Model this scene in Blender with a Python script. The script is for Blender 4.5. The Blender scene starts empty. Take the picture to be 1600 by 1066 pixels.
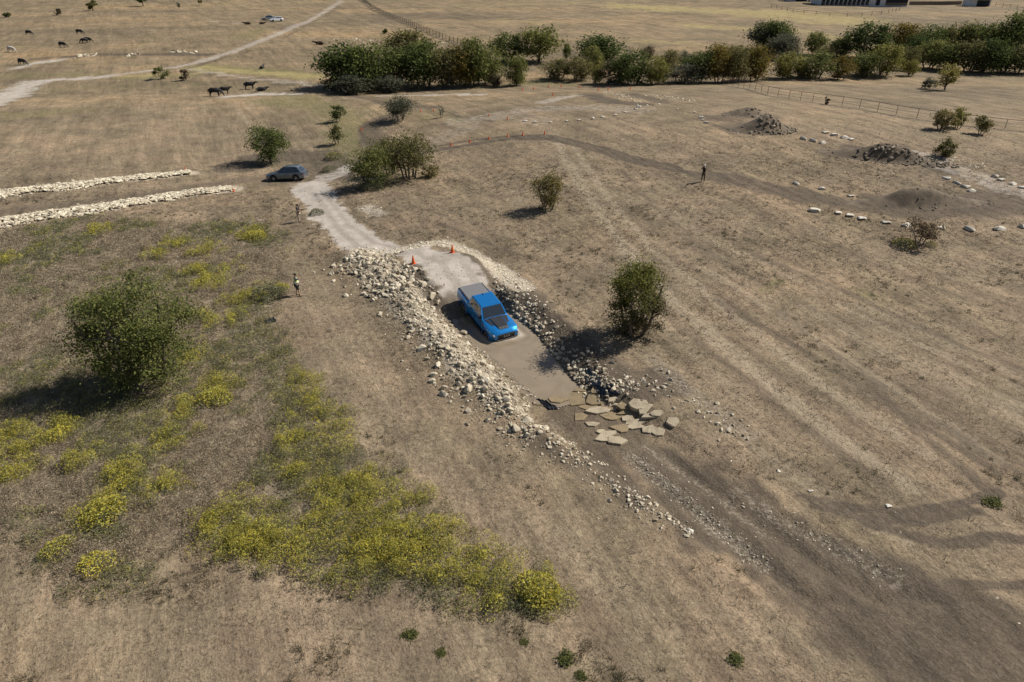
import bpy, bmesh, math, random
import numpy as np
from mathutils import Vector, Matrix

S = bpy.context.scene
C = S.collection
PI = math.pi
rng = np.random.default_rng(11)
random.seed(11)

# ------------------------------------------------------------------ camera, sky, sun, exposure
CAM_H = 22.0
PITCH = math.radians(29.7)
cam = bpy.data.cameras.new('camera')
cam.lens = 24.0; cam.sensor_width = 36.0
cam.clip_start = 0.5; cam.clip_end = 6000
cam_o = bpy.data.objects.new('camera', cam); C.objects.link(cam_o)
cam_o.location = (0, 0, CAM_H)
cam_o.rotation_euler = (math.radians(90) - PITCH, 0, 0)
S.camera = cam_o

SUN_EL = math.radians(44)
SUN_DIR = Vector((0.93, 0.36, 0)).normalized()          # horizontal direction towards the sun
world = bpy.data.worlds.new('World'); S.world = world; world.use_nodes = True
wn = world.node_tree.nodes; wl = world.node_tree.links
sky = wn.new('ShaderNodeTexSky'); sky.sky_type = 'NISHITA'; sky.sun_disc = False
sky.sun_elevation = SUN_EL
sky.sun_rotation = math.atan2(SUN_DIR.x, SUN_DIR.y)
wn['Background'].inputs['Strength'].default_value = 0.052
wl.new(sky.outputs[0], wn['Background'].inputs['Color'])
sun = bpy.data.lights.new('sun', 'SUN'); sun.energy = 4.8; sun.angle = math.radians(0.55)
sun.color = (1.0, 0.945, 0.86)
sun_o = bpy.data.objects.new('sun', sun); C.objects.link(sun_o)
sd = Vector((SUN_DIR.x * math.cos(SUN_EL), SUN_DIR.y * math.cos(SUN_EL), math.sin(SUN_EL)))
sun_o.rotation_euler = sd.to_track_quat('Z', 'Y').to_euler()
sun_o.location = (60, 40, 80)
S.view_settings.view_transform = 'Standard'; S.view_settings.look = 'None'
S.view_settings.gamma = 1.0; S.view_settings.exposure = 0.3; S.view_settings.use_curve_mapping = False
S.render.engine = 'CYCLES'

# ------------------------------------------------------------------ helpers
def tag(o, label=None, cat=None, group=None, kind=None):
    if label: o['label'] = label
    if cat: o['category'] = cat
    if group: o['group'] = group
    if kind: o['kind'] = kind
    return o

def empty(name, loc=(0, 0, 0), rz=0.0):
    o = bpy.data.objects.new(name, None); C.objects.link(o)
    o.location = loc; o.rotation_euler = (0, 0, rz); o.empty_display_size = 0.2
    return o

def add(name, me, parent=None, loc=None):
    o = bpy.data.objects.new(name, me); C.objects.link(o)
    if parent: o.parent = parent
    if loc is not None: o.location = loc
    return o

def np_mesh(name, V, F, mats, cols=None, midx=None, smooth=False):
    V = np.asarray(V, dtype=np.float32); F = np.asarray(F, dtype=np.int32)
    me = bpy.data.meshes.new(name)
    n, k = F.shape
    me.vertices.add(len(V)); me.vertices.foreach_set('co', V.ravel())
    me.loops.add(n * k); me.loops.foreach_set('vertex_index', F.ravel())
    me.polygons.add(n)
    me.polygons.foreach_set('loop_start', np.arange(0, n * k, k, dtype=np.int32))
    me.polygons.foreach_set('use_smooth', np.full(n, smooth))
    for m in (mats if isinstance(mats, (list, tuple)) else [mats]): me.materials.append(m)
    if midx is not None: me.polygons.foreach_set('material_index', np.asarray(midx, dtype=np.int32))
    if cols is not None:
        a = me.color_attributes.new('col', 'FLOAT_COLOR', 'POINT')
        c = np.ones((len(V), 4), dtype=np.float32); c[:, :3] = cols
        a.data.foreach_set('color', c.ravel())
    me.update(calc_edges=True); me.validate()
    return me

class MB:
    """collects faces of one mesh"""
    def __init__(s): s.v = []; s.f = []
    def poly(s, pts):
        i = len(s.v); s.v += [tuple(p) for p in pts]; s.f.append(tuple(range(i, i + len(pts)))); return s
    def box(s, c, d, rot=None):
        pts = [Vector((x * d[0] / 2, y * d[1] / 2, z * d[2] / 2)) for z in (-1, 1) for x, y in ((-1, -1), (1, -1), (1, 1), (-1, 1))]
        if rot: pts = [rot @ p for p in pts]
        i = len(s.v); s.v += [tuple(p + Vector(c)) for p in pts]
        s.f += [tuple(i + j for j in q) for q in ((3, 2, 1, 0), (4, 5, 6, 7), (0, 1, 5, 4), (1, 2, 6, 5), (2, 3, 7, 6), (3, 0, 4, 7))]
        return s
    def rings(s, rings, cap=True, closed=True):
        i = len(s.v); n = len(rings[0])
        for r in rings: s.v += [tuple(p) for p in r]
        for a in range(len(rings) - 1):
            for b in range(n if closed else n - 1):
                c = (b + 1) % n
                s.f.append((i + a * n + b, i + a * n + c, i + (a + 1) * n + c, i + (a + 1) * n + b))
        if cap:
            s.f.append(tuple(i + b for b in reversed(range(n))))
            s.f.append(tuple(i + (len(rings) - 1) * n + b for b in range(n)))
        return s
    def tube(s, pts, radii, n=6, cap=True):
        pts = [Vector(p) for p in pts]; R = []
        for k, p in enumerate(pts):
            d = (pts[min(k + 1, len(pts) - 1)] - pts[max(k - 1, 0)]).normalized()
            a = Vector((0, 0, 1)) if abs(d.z) < 0.9 else Vector((1, 0, 0))
            u = d.cross(a).normalized(); w = d.cross(u)
            R.append([p + (u * math.cos(2 * PI * j / n) - w * math.sin(2 * PI * j / n)) * radii[k] for j in range(n)])
        return s.rings(R, cap)
    def lathe(s, prof, n=20, axis='z', c=(0, 0, 0)):
        R = []
        for r, h in prof:
            ring = []
            for j in range(n):
                a = 2 * PI * j / n
                q = (r * math.cos(a), r * math.sin(a), h) if axis == 'z' else (r * math.cos(a), h, r * math.sin(a))
                ring.append((q[0] + c[0], q[1] + c[1], q[2] + c[2]))
            R.append(ring)
        return s.rings(R, True)
    def ell(s, c, r, n=8, m=5):
        R = []
        for k in range(1, m):
            t = PI * k / m
            R.append([(c[0] + r[0] * math.sin(t) * math.cos(2 * PI * j / n), c[1] + r[1] * math.sin(t) * math.sin(2 * PI * j / n), c[2] - r[2] * math.cos(t)) for j in range(n)])
        return s.rings(R, True)
    def mesh(s, name, mat, smooth=None):
        me = bpy.data.meshes.new(name)
        me.from_pydata(s.v, [], s.f)
        bm = bmesh.new(); bm.from_mesh(me); bmesh.ops.recalc_face_normals(bm, faces=bm.faces); bm.to_mesh(me); bm.free()
        me.materials.append(mat)
        if smooth:
            me.polygons.foreach_set('use_smooth', np.full(len(me.polygons), True))
            me.set_sharp_from_angle(angle=math.radians(smooth))
        me.update(); return me
    def build(s, name, mat, parent=None, smooth=None, loc=None):
        return add(name, s.mesh(name, mat, smooth), parent, loc)

def copy_tree(o, parent=None):
    c = o.copy(); C.objects.link(c); c.parent = parent
    for ch in o.children: copy_tree(ch, c)
    return c

# ------------------------------------------------------------------ materials
def nmat(name):
    m = bpy.data.materials.new(name); m.use_nodes = True
    return m, m.node_tree.nodes, m.node_tree.links, m.node_tree.nodes['Principled BSDF']

def simple(name, col, rough=0.6, metal=0.0, var=0.15, scale=6.0, coat=0.0, spec=0.5, bump=0.0, bscale=30.0):
    m, n, l, b = nmat(name)
    tc = n.new('ShaderNodeTexCoord'); nz = n.new('ShaderNodeTexNoise')
    nz.inputs['Scale'].default_value = scale; nz.inputs['Detail'].default_value = 5
    l.new(tc.outputs['Object'], nz.inputs['Vector'])
    r = n.new('ShaderNodeValToRGB')
    r.color_ramp.elements[0].position = 0.3; r.color_ramp.elements[1].position = 0.7
    r.color_ramp.elements[0].color = (*[c * (1 - var) for c in col], 1)
    r.color_ramp.elements[1].color = (*[min(1, c * (1 + var)) for c in col], 1)
    l.new(nz.outputs['Fac'], r.inputs[0]); l.new(r.outputs[0], b.inputs['Base Color'])
    b.inputs['Roughness'].default_value = rough; b.inputs['Metallic'].default_value = metal
    b.inputs['Coat Weight'].default_value = coat; b.inputs['Specular IOR Level'].default_value = spec
    if coat: b.inputs['Coat Roughness'].default_value = 0.05
    if bump:
        n2 = n.new('ShaderNodeTexNoise'); n2.inputs['Scale'].default_value = bscale; n2.inputs['Detail'].default_value = 4
        l.new(tc.outputs['Object'], n2.inputs['Vector'])
        bp = n.new('ShaderNodeBump'); bp.inputs['Strength'].default_value = bump; bp.inputs['Distance'].default_value = 0.03
        l.new(n2.outputs['Fac'], bp.inputs['Height']); l.new(bp.outputs[0], b.inputs['Normal'])
    return m

def rock_mat(name, c0, c1, dirt=(0.2, 0.155, 0.11)):
    m, n, l, b = nmat(name)
    geo = n.new('ShaderNodeNewGeometry')
    r = n.new('ShaderNodeValToRGB'); l.new(geo.outputs['Random Per Island'], r.inputs[0])
    r.color_ramp.elements[0].color = (*c0, 1); r.color_ramp.elements[1].color = (*c1, 1)
    e = r.color_ramp.elements.new(0.12); e.color = (*[0.6 * a + 0.4 * d for a, d in zip(c0, dirt)], 1)
    r.color_ramp.elements[0].color = (*[0.45 * a + 0.55 * d for a, d in zip(c0, dirt)], 1)
    e = r.color_ramp.elements.new(0.35); e.color = (*c0, 1)
    nz = n.new('ShaderNodeTexNoise'); nz.inputs['Scale'].default_value = 2.4; nz.inputs['Detail'].default_value = 6
    l.new(geo.outputs['Position'], nz.inputs['Vector'])
    nr = n.new('ShaderNodeValToRGB'); nr.color_ramp.elements[0].position = 0.45; nr.color_ramp.elements[1].position = 0.68
    l.new(nz.outputs['Fac'], nr.inputs[0])
    mx = n.new('ShaderNodeMix'); mx.data_type = 'RGBA'
    sc = n.new('ShaderNodeMath'); sc.operation = 'MULTIPLY'; sc.inputs[1].default_value = 0.5
    l.new(nr.outputs[0], sc.inputs[0]); l.new(sc.outputs[0], mx.inputs['Factor'])
    l.new(r.outputs[0], mx.inputs['A']); mx.inputs['B'].default_value = (*dirt, 1)
    l.new(mx.outputs['Result'], b.inputs['Base Color'])
    b.inputs['Roughness'].default_value = 0.9; b.inputs['Specular IOR Level'].default_value = 0.2
    n2 = n.new('ShaderNodeTexNoise'); n2.inputs['Scale'].default_value = 14; n2.inputs['Detail'].default_value = 5
    l.new(geo.outputs['Position'], n2.inputs['Vector'])
    bp = n.new('ShaderNodeBump'); bp.inputs['Strength'].default_value = 0.6; bp.inputs['Distance'].default_value = 0.05
    l.new(n2.outputs['Fac'], bp.inputs['Height']); l.new(bp.outputs[0], b.inputs['Normal'])
    return m

def leaf_mat(name, c0, c1, transl=0.36):
    m, n, l, b = nmat(name)
    geo = n.new('ShaderNodeNewGeometry'); oi = n.new('ShaderNodeObjectInfo')
    r = n.new('ShaderNodeValToRGB'); l.new(geo.outputs['Random Per Island'], r.inputs[0])
    r.color_ramp.elements[0].color = (*c0, 1); r.color_ramp.elements[1].color = (*c1, 1)
    hs = n.new('ShaderNodeHueSaturation'); l.new(r.outputs[0], hs.inputs['Color'])
    mr = n.new('ShaderNodeMapRange'); mr.inputs['To Min'].default_value = 0.8; mr.inputs['To Max'].default_value = 1.45
    l.new(oi.outputs['Random'], mr.inputs['Value']); l.new(mr.outputs[0], hs.inputs['Value'])
    mh = n.new('ShaderNodeMapRange'); mh.inputs['From Min'].default_value = 1; mh.inputs['From Max'].default_value = 0; mh.inputs['To Min'].default_value = 0.475; mh.inputs['To Max'].default_value = 0.51
    l.new(oi.outputs['Random'], mh.inputs['Value']); l.new(mh.outputs[0], hs.inputs['Hue'])
    b.inputs['Roughness'].default_value = 0.8; b.inputs['Specular IOR Level'].default_value = 0.08
    l.new(hs.outputs[0], b.inputs['Base Color'])
    t = n.new('ShaderNodeBsdfTranslucent'); l.new(hs.outputs[0], t.inputs['Color'])
    ms = n.new('ShaderNodeMixShader'); ms.inputs[0].default_value = transl
    l.new(b.outputs[0], ms.inputs[1]); l.new(t.outputs[0], ms.inputs[2])
    l.new(ms.outputs[0], n['Material Output'].inputs['Surface'])
    return m

def vcol_mat(name, transl=0.25, rough=0.8):
    m, n, l, b = nmat(name)
    a = n.new('ShaderNodeAttribute'); a.attribute_name = 'col'
    l.new(a.outputs['Color'], b.inputs['Base Color'])
    b.inputs['Roughness'].default_value = rough; b.inputs['Specular IOR Level'].default_value = 0.15
    t = n.new('ShaderNodeBsdfTranslucent'); l.new(a.outputs['Color'], t.inputs['Color'])
    ms = n.new('ShaderNodeMixShader'); ms.inputs[0].default_value = transl
    l.new(b.outputs[0], ms.inputs[1]); l.new(t.outputs[0], ms.inputs[2])
    l.new(ms.outputs[0], n['Material Output'].inputs['Surface'])
    return m

M = {}
M['lime'] = rock_mat('limestone', (0.42, 0.36, 0.265), (0.68, 0.61, 0.47))
M['boulder'] = rock_mat('boulder_stone', (0.58, 0.53, 0.44), (0.74, 0.69, 0.59))
M['slabrow'] = rock_mat('pale_slab', (0.56, 0.49, 0.36), (0.74, 0.67, 0.52))
M['flag'] = rock_mat('flagstone', (0.36, 0.295, 0.20), (0.52, 0.45, 0.33))
M['flagwet'] = rock_mat('wet_flagstone', (0.22, 0.168, 0.10), (0.33, 0.255, 0.155), (0.17, 0.13, 0.085))
M['rubble'] = rock_mat('rubble', (0.17, 0.138, 0.1), (0.5, 0.43, 0.33), (0.11, 0.086, 0.06))
M['bark'] = simple('bark', (0.12, 0.095, 0.075), 0.9, var=0.35, scale=9)
M['leaf_dark'] = leaf_mat('leaf_dark', (0.042, 0.062, 0.02), (0.125, 0.155, 0.045))
M['leaf_mid'] = leaf_mat('leaf_mid', (0.062, 0.082, 0.026), (0.185, 0.195, 0.06))
M['leaf_olive'] = leaf_mat('leaf_olive', (0.09, 0.09, 0.034), (0.215, 0.195, 0.075))
M['leaf_yellow'] = leaf_mat('leaf_yellow', (0.11, 0.12, 0.032), (0.28, 0.26, 0.072))
M['leaf_autumn'] = leaf_mat('leaf_autumn', (0.085, 0.08, 0.022), (0.26, 0.18, 0.04))
M['leaf_grey'] = leaf_mat('leaf_grey', (0.075, 0.08, 0.055), (0.16, 0.16, 0.105))
M['leaf_brown'] = leaf_mat('leaf_brown', (0.07, 0.058, 0.034), (0.165, 0.135, 0.075))
M['veg'] = vcol_mat('vegetation', 0.4)
M['straw'] = vcol_mat('straw', 0.5)

# ------------------------------------------------------------------ terrain shape
FPX = 1600 * 24 / 36
WL = -0.75                                                    # level of the muddy water
def sstep(a, b, x):
    t = np.clip((x - a) / (b - a), 0, 1); return t * t * (3 - 2 * t)
_nt = np.random.default_rng(5).random((256, 256)).astype(np.float32)
def vnoise(x, y, s, o=0):
    x = np.asarray(x, dtype=np.float64) * s + 37.3 * (o + 1); y = np.asarray(y, dtype=np.float64) * s + 91.7 * (o + 1)
    xi = np.floor(x).astype(int); yi = np.floor(y).astype(int); fx = x - xi; fy = y - yi
    fx = fx * fx * (3 - 2 * fx); fy = fy * fy * (3 - 2 * fy)
    g = lambda a, b: _nt[a & 255, b & 255]
    return (g(xi, yi) * (1 - fx) + g(xi + 1, yi) * fx) * (1 - fy) + (g(xi, yi + 1) * (1 - fx) + g(xi + 1, yi + 1) * fx) * fy - 0.5

def base_h(x, y):
    x = np.asarray(x, dtype=np.float64); y = np.asarray(y, dtype=np.float64)
    z = 2.6 * np.exp(-((x - 32) / 42) ** 2 - ((y - 90) / 30) ** 2)
    z = z - 2.6 * np.exp(-((x + 30) / 26) ** 2 - ((y - 92) / 26) ** 2)
    z = z - 1.6 * np.exp(-((x + 60) / 60) ** 2 - ((y - 140) / 30) ** 2)
    z = z - 1.2 * sstep(125, 150, y) * (1 - sstep(170, 210, y))
    z = z + 0.012 * np.clip(y - 210, 0, 250)
    z = z + 1.0 * vnoise(x, y, 1 / 46.0) * sstep(55, 90, y) + 0.35 * vnoise(x, y, 1 / 11.0, 1)
    return z

def ray_dir(px, py):
    u = (px - 800) / FPX; v = -(py - 533) / FPX
    return np.array([u, math.cos(PITCH) + v * math.sin(PITCH), -math.sin(PITCH) + v * math.cos(PITCH)])
_T = np.concatenate([np.arange(14, 130, 0.05), np.arange(130, 900, 0.25)])
def hit(px, py, fn):
    d = ray_dir(px, py)
    x = d[0] * _T; y = d[1] * _T; z = CAM_H + d[2] * _T
    k = np.argmax(z < fn(x, y))
    return np.array([x[k], y[k]])
def pl(pts, fn=None):                                            # image outline -> ground outline
    return np.array([hit(p[0], p[1], fn or base_h) for p in pts])
def flat(px, py, z):
    d = ray_dir(px, py); t = (z - CAM_H) / d[2]; return np.array([d[0] * t, d[1] * t])

def seg_dist(X, Y, P):
    """distance to polyline, arc length of the nearest point, signed side"""
    best = np.full(X.shape, 1e9); arc = np.zeros(X.shape); side = np.zeros(X.shape); L = 0.0
    for a, b in zip(P[:-1], P[1:]):
        d = b - a; l2 = d @ d; ln = math.sqrt(l2)
        t = np.clip(((X - a[0]) * d[0] + (Y - a[1]) * d[1]) / l2, 0, 1)
        dx = X - a[0] - t * d[0]; dy = Y - a[1] - t * d[1]; q = np.hypot(dx, dy)
        m = q < best
        best = np.where(m, q, best); arc = np.where(m, L + t * ln, arc)
        side = np.where(m, np.sign(d[0] * dy - d[1] * dx), side); L += ln
    return best, arc, side
def inside(X, Y, P):
    r = np.zeros(X.shape, bool); n = len(P)
    for i in range(n):
        a = P[i]; b = P[(i + 1) % n]
        c = ((a[1] > Y) != (b[1] > Y)) & (X < (b[0] - a[0]) * (Y - a[1]) / (b[1] - a[1] + 1e-12) + a[0])
        r ^= c
    return r
def sdist(X, Y, P):
    d, _, _ = seg_dist(X, Y, np.vstack([P, P[:1]])); return np.where(inside(X, Y, P), -d, d)

TF = np.array([0.475, -0.88]); TF = TF / np.linalg.norm(TF)      # the way the pickup faces
TR = np.array([0.88, 0.475]); TR = TR / np.linalg.norm(TR)
T_C = np.array([-1.79, 42.65])                                   # middle of its wheelbase
POOL = np.array([flat(*p, WL) for p in ((803, 498), (832, 520), (852, 540), (870, 562), (886, 585), (905, 603), (900, 618), (868, 627), (842, 622),
                 (820, 604), (800, 585), (778, 565), (752, 545), (728, 525), (708, 505), (698, 490), (708, 482), (728, 480))])
RAMP = np.array([T_C - TF * 9.6 - TR * 0.7, T_C - TF * 7.0, T_C - TF * 4.2, T_C - TF * 1.8, T_C, T_C + TF * 1.9, T_C + TF * 3.4])
RAMP_Z = [0.75, 1.25, 0.5, -0.66, -0.98, -1.28, -1.35]
BERM = pl([(560, 402), (600, 430), (655, 485), (692, 530), (730, 572), (770, 612), (815, 645), (865, 668)])
RBANK = pl([(790, 440), (830, 480), (870, 520), (905, 560), (950, 600), (1000, 615)])
TRACK_IN = pl([(470, 285), (495, 305), (530, 350), (565, 380), (610, 395)])
TRACK_OUT = pl([(880, 632), (930, 655), (1000, 700), (1080, 765), (1180, 840), (1290, 915), (1420, 1000), (1560, 1080), (1750, 1200)])
MOUNDS = []

def full_h(x, y):
    x = np.asarray(x, dtype=np.float64); y = np.asarray(y, dtype=np.float64)
    z = base_h(x, y)
    near = (y > 18) & (y < 75) & (np.abs(x) < 35)
    if not near.any(): return z
    X = x[near]; Y = y[near]; Z = z[near]
    # left berm and right bank
    d, _, _ = seg_dist(X, Y, BERM); Z = Z + 0.6 * np.exp(-(d / 1.7) ** 2)
    d, _, _ = seg_dist(X, Y, RBANK); Z = Z + 0.12 * np.exp(-(d / 1.4) ** 2)
    # the pool basin
    sdp = sdist(X, Y, POOL)
    bank = np.where(sdp > 0, WL + 0.05 + sdp * 0.42, WL + sdp * 0.6)
    bank = np.clip(bank, WL - 0.55, 9)
    w = 1 - sstep(0.8, 3.4, sdp)
    Z = np.where(sdp < 3.4, np.minimum(Z, Z * (1 - w) + bank * w), Z)
    # the rock crossing out of the pool, slowly rising
    d, a, s = seg_dist(X, Y, TRACK_OUT)
    zt = np.interp(a, [0, 2.0, 8.0, 12.0], [WL - 0.04, WL + 0.12, -0.25, 0.0])
    w = 1 - sstep(1.8, 3.2, d); w = w * (1 - sstep(10, 13, a)) * (sdp > -1.0)
    Z = Z * (1 - w) + zt * w
    # ruts
    Z = Z - 0.16 * (1 - sstep(2.1, 2.8, d + 0.5 * vnoise(X, Y, 0.8, 4))) * sstep(9, 14, a)
    rut = np.exp(-((d - 0.95) / 0.28) ** 2)
    Z = Z - 0.15 * rut * sstep(4, 7, a) * (1 - 0.4 * sstep(20, 30, a)) + 0.05 * np.exp(-(d / 0.4) ** 2) * sstep(5, 8, a)
    Z = Z + 0.12 * np.exp(-((d - 2.6) / 0.5) ** 2) * sstep(6, 9, a) * (s < 0) * (1 - sstep(13, 18, a))
    # ramp mound
    d, a, _ = seg_dist(X, Y, RAMP)
    acc = np.concatenate([[0], np.cumsum(np.linalg.norm(np.diff(RAMP, axis=0), axis=1))])
    zr = np.interp(a, acc, RAMP_Z)
    w = 1 - sstep(1.9, np.interp(a, acc, [4.4, 4.4, 3.6, 2.6, 2.3, 2.2, 2.2]), d)
    Z = Z * (1 - w) + zr * w
    d, _, _ = seg_dist(X, Y, TRACK_IN)
    Z = Z - 0.12 * (1 - sstep(2.0, 3.2, d))
    z = z.copy(); z[near] = Z
    return z

def spaced(a0, a1, st, lo, hi, g):
    mid = list(np.arange(a0, a1 + 1e-6, st)); up = []; v = mid[-1]; s = st
    while v < hi: s *= g; v += s; up.append(v)
    dn = []; v = mid[0]; s = st
    while v > lo: s *= g; v -= s; dn.append(v)
    return np.array(dn[::-1] + mid + up)
GX = spaced(-34, 34, 0.24, -1600, 1600, 1.033)
GY = spaced(13, 82, 0.24, -80, 3200, 1.033)
XX, YY = np.meshgrid(GX, GY)
ZZ = full_h(XX.ravel(), YY.ravel()).reshape(XX.shape)

# ---- outlines of what covers the ground
WEED = pl([(-60, 385), (60, 350), (150, 338), (260, 350), (340, 345), (420, 350), (445, 400), (440, 470), (425, 505), (480, 570), (535, 640), (560, 710),
           (650, 765), (760, 860), (890, 925), (885, 955), (800, 965), (690, 925), (560, 895), (420, 890), (330, 880), (280, 830), (200, 910), (110, 900), (60, 830), (-60, 780)])
PATHS_PALE = [  # pale crushed stone: outline, half width in metres, strength
    (pl([(482, 288), (500, 312), (530, 350), (565, 380), (612, 396), (640, 398)]), 1.9, 0.92),
    (np.vstack([RAMP[:4]]), 1.75, 0.95),
    (pl([(545, 262), (515, 275), (490, 290)]), 1.6, 0.55),
    (pl([(548, -30), (530, 5), (470, 38), (430, 55), (380, 75), (300, 100), (240, 110), (150, 122)]), 1.7, 0.55),
    (pl([(150, 122), (60, 126), (35, 133), (15, 150), (-60, 168)]), 2.0, 0.7),
    (pl([(45, 133), (20, 148), (-30, 165)]), 3.4, 0.7),
    (pl([(280, 108), (340, 114), (400, 124), (470, 130), (515, 136)]), 1.6, 0.5),
    (pl([(350, 152), (400, 148), (465, 147)]), 1.6, 0.8),
    (pl([(600, 150), (660, 149), (750, 148)]), 1.4, 0.7),
    (pl([(720, 190), (760, 183), (830, 170), (930, 168), (1000, 172)]), 3.0, 0.35),
    (pl([(700, 215), (740, 190), (800, 178), (840, 190)]), 3.0, 0.3),
    (pl([(850, 160), (880, 152), (900, 150)]), 1.6, 0.5),
    (pl([(1440, 245), (1500, 268), (1560, 290), (1620, 305)]), 2.2, 0.45),
    (pl([(1470, 250), (1480, 262)]), 1.6, 0.4),
    (pl([(20, 108), (60, 98), (110, 92)]), 1.6, 0.7),
    (pl([(330, 32), (380, 38), (440, 36)]), 2.2, 0.45),
    (pl([(320, 385), (380, 370), (400, 345)]), 1.4, 0.25),
    (pl([(575, 325), (590, 335)]), 1.0, 0.5)]
PATHS_DARK = [
    (pl([(-40, 338), (100, 322), (250, 302), (390, 280), (430, 278)]), 2.0, 0.45),
    (pl([(370, 262), (400, 250), (450, 243), (500, 247), (530, 260), (520, 275)]), 3.2, 0.8),
    (pl([(480, 280), (440, 284), (400, 284)]), 1.6, 0.4),
    (pl([(585, 235), (590, 215), (580, 200), (592, 188), (620, 180)]), 2.0, 0.55),
    (pl([(515, 136), (560, 152), (610, 164), (680, 168)]), 1.5, 0.5),
    (pl([(440, 128), (515, 138), (560, 146), (640, 143), (760, 136)]), 2.4, 0.3),
    (pl([(660, 240), (740, 225), (800, 217), (860, 217), (920, 232), (980, 250), (1050, 265), (1110, 276)]), 0.65, 0.8),
    (pl([(660, 233), (740, 219), (800, 213), (860, 212), (920, 226), (990, 246), (1060, 262)]), 0.5, 0.65),
    (pl([(1110, 276), (1180, 290), (1280, 312), (1380, 328), (1450, 330), (1530, 330), (1600, 322)]), 2.0, 0.55),
    (pl([(1380, 318), (1430, 322), (1500, 322), (1560, 312), (1640, 316)]), 3.0, 0.6),
    (pl([(1330, 232), (1390, 242), (1450, 258), (1480, 268)]), 1.2, 0.7),
    (pl([(1120, 185), (1180, 180)]), 3.0, 0.5), (pl([(1140, 200), (1190, 198)]), 2.6, 0.5),
    (pl([(830, 150), (880, 145)]), 2.5, 0.35), (pl([(920, 148), (960, 160), (1000, 163)]), 2.2, 0.6), (pl([(985, 147), (1035, 160)]), 1.8, 0.55),
    (pl([(640, 430), (665, 460), (690, 480)]), 1.1, 0.9),
    (pl([(745, 425), (790, 440), (830, 480), (870, 520), (920, 570), (980, 610), (1030, 600)]), 1.5, 0.75),
    (pl([(930, 700), (960, 740), (990, 775)]), 1.0, 0.7), (pl([(830, 690), (880, 715), (920, 745)]), 0.7, 0.5),
    (pl([(1085, 770), (1180, 835), (1290, 905), (1420, 985), (1560, 1060), (1700, 1150)]), 2.5, 1.0),
    (pl([(1000, 705), (1060, 755), (1150, 822), (1250, 890), (1350, 950)]), 0.5, 0.9), (pl([(1040, 700), (1110, 750), (1200, 815), (1300, 875), (1420, 940)]), 0.55, 0.7),
    (pl([(490, 300), (525, 352), (560, 385), (620, 402)]), 0.3, 0.45), (pl([(505, 300), (545, 350), (585, 378), (650, 393)]), 0.3, 0.4), (pl([(655, 408), (690, 430), (722, 462)]), 0.3, 0.4), (pl([(690, 400), (722, 425), (745, 450)]), 0.3, 0.35),
    (pl([(880, 632), (930, 655), (1000, 700), (1080, 765)]), 1.7, 0.5),
    (pl([(1400, 905), (1480, 940), (1560, 975), (1680, 1040)]), 1.4, 0.6),
    (pl([(1250, 775), (1340, 796), (1420, 800), (1500, 788), (1560, 770)]), 0.26, 0.85),
    (pl([(1270, 790), (1360, 815), (1440, 815), (1530, 800)]), 0.26, 0.85),
    (pl([(1350, 815), (1430, 840), (1470, 852), (1540, 848)]), 0.32, 0.85),
    (pl([(1470, 852), (1540, 838), (1620, 846)]), 0.26, 0.85),
    (pl([(1480, 910), (1560, 915), (1640, 912)]), 0.26, 0.85),
    (pl([(1360, 600), (1420, 660), (1500, 730), (1545, 770)]), 0.4, 0.5),
    (pl([(1290, 545), (1400, 620), (1540, 710), (1640, 770)]), 0.4, 0.42), (pl([(1120, 470), (1240, 540), (1400, 640), (1560, 740)]), 0.4, 0.4), (pl([(1050, 500), (1150, 580), (1290, 690), (1400, 770)]), 0.4, 0.38),
    (pl([(1180, 400), (1330, 460), (1480, 530), (1640, 600)]), 0.45, 0.4), (pl([(960, 250), (1020, 320), (1100, 390), (1200, 450)]), 0.4, 0.35), (pl([(1230, 330), (1330, 400), (1460, 450), (1620, 500)]), 0.5, 0.3),
    (pl([(900, 430), (940, 420), (1040, 450)]), 1.2, 0.3), (pl([(640, 360), (720, 350), (800, 360)]), 1.6, 0.25), (pl([(1260, 850), (1350, 870), (1430, 890)]), 0.4, 0.6),
    (pl([(280, 215), (340, 225), (390, 222)]), 2.6, 0.28), (pl([(180, 205), (240, 198)]), 2.4, 0.22), (pl([(20, 255), (60, 262), (130, 255)]), 2.5, 0.25), (pl([(300, 160), (230, 178)]), 2.5, 0.22),
    (pl([(1210, 485), (1260, 520)]), 0.5, 0.35),
    (pl([(690, 350), (760, 380), (800, 395)]), 0.35, 0.5), (pl([(640, 320), (700, 340), (740, 372)]), 0.3, 0.4),
    (pl([(60, 92), (150, 86), (240, 85), (330, 86)]), 1.5, 0.85),
    (pl([(1130, 134), (1200, 150), (1290, 164), (1400, 182), (1480, 194), (1600, 207)]), 0.5, 0.7), (pl([(556, -6), (580, 12), (620, 32), (660, 48), (700, 64), (722, 72)]), 1.0, 0.6),
    (pl([(440, 62), (470, 45), (530, 10)]), 0.8, 0.5), (pl([(390, 80), (300, 106), (290, 112), (400, 129), (500, 138)]), 0.9, 0.5), (pl([(570, 228), (565, 205), (575, 192)]), 0.7, 0.6), (pl([(770, 190), (750, 186), (700, 180)]), 0.6, 0.5)]
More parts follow.
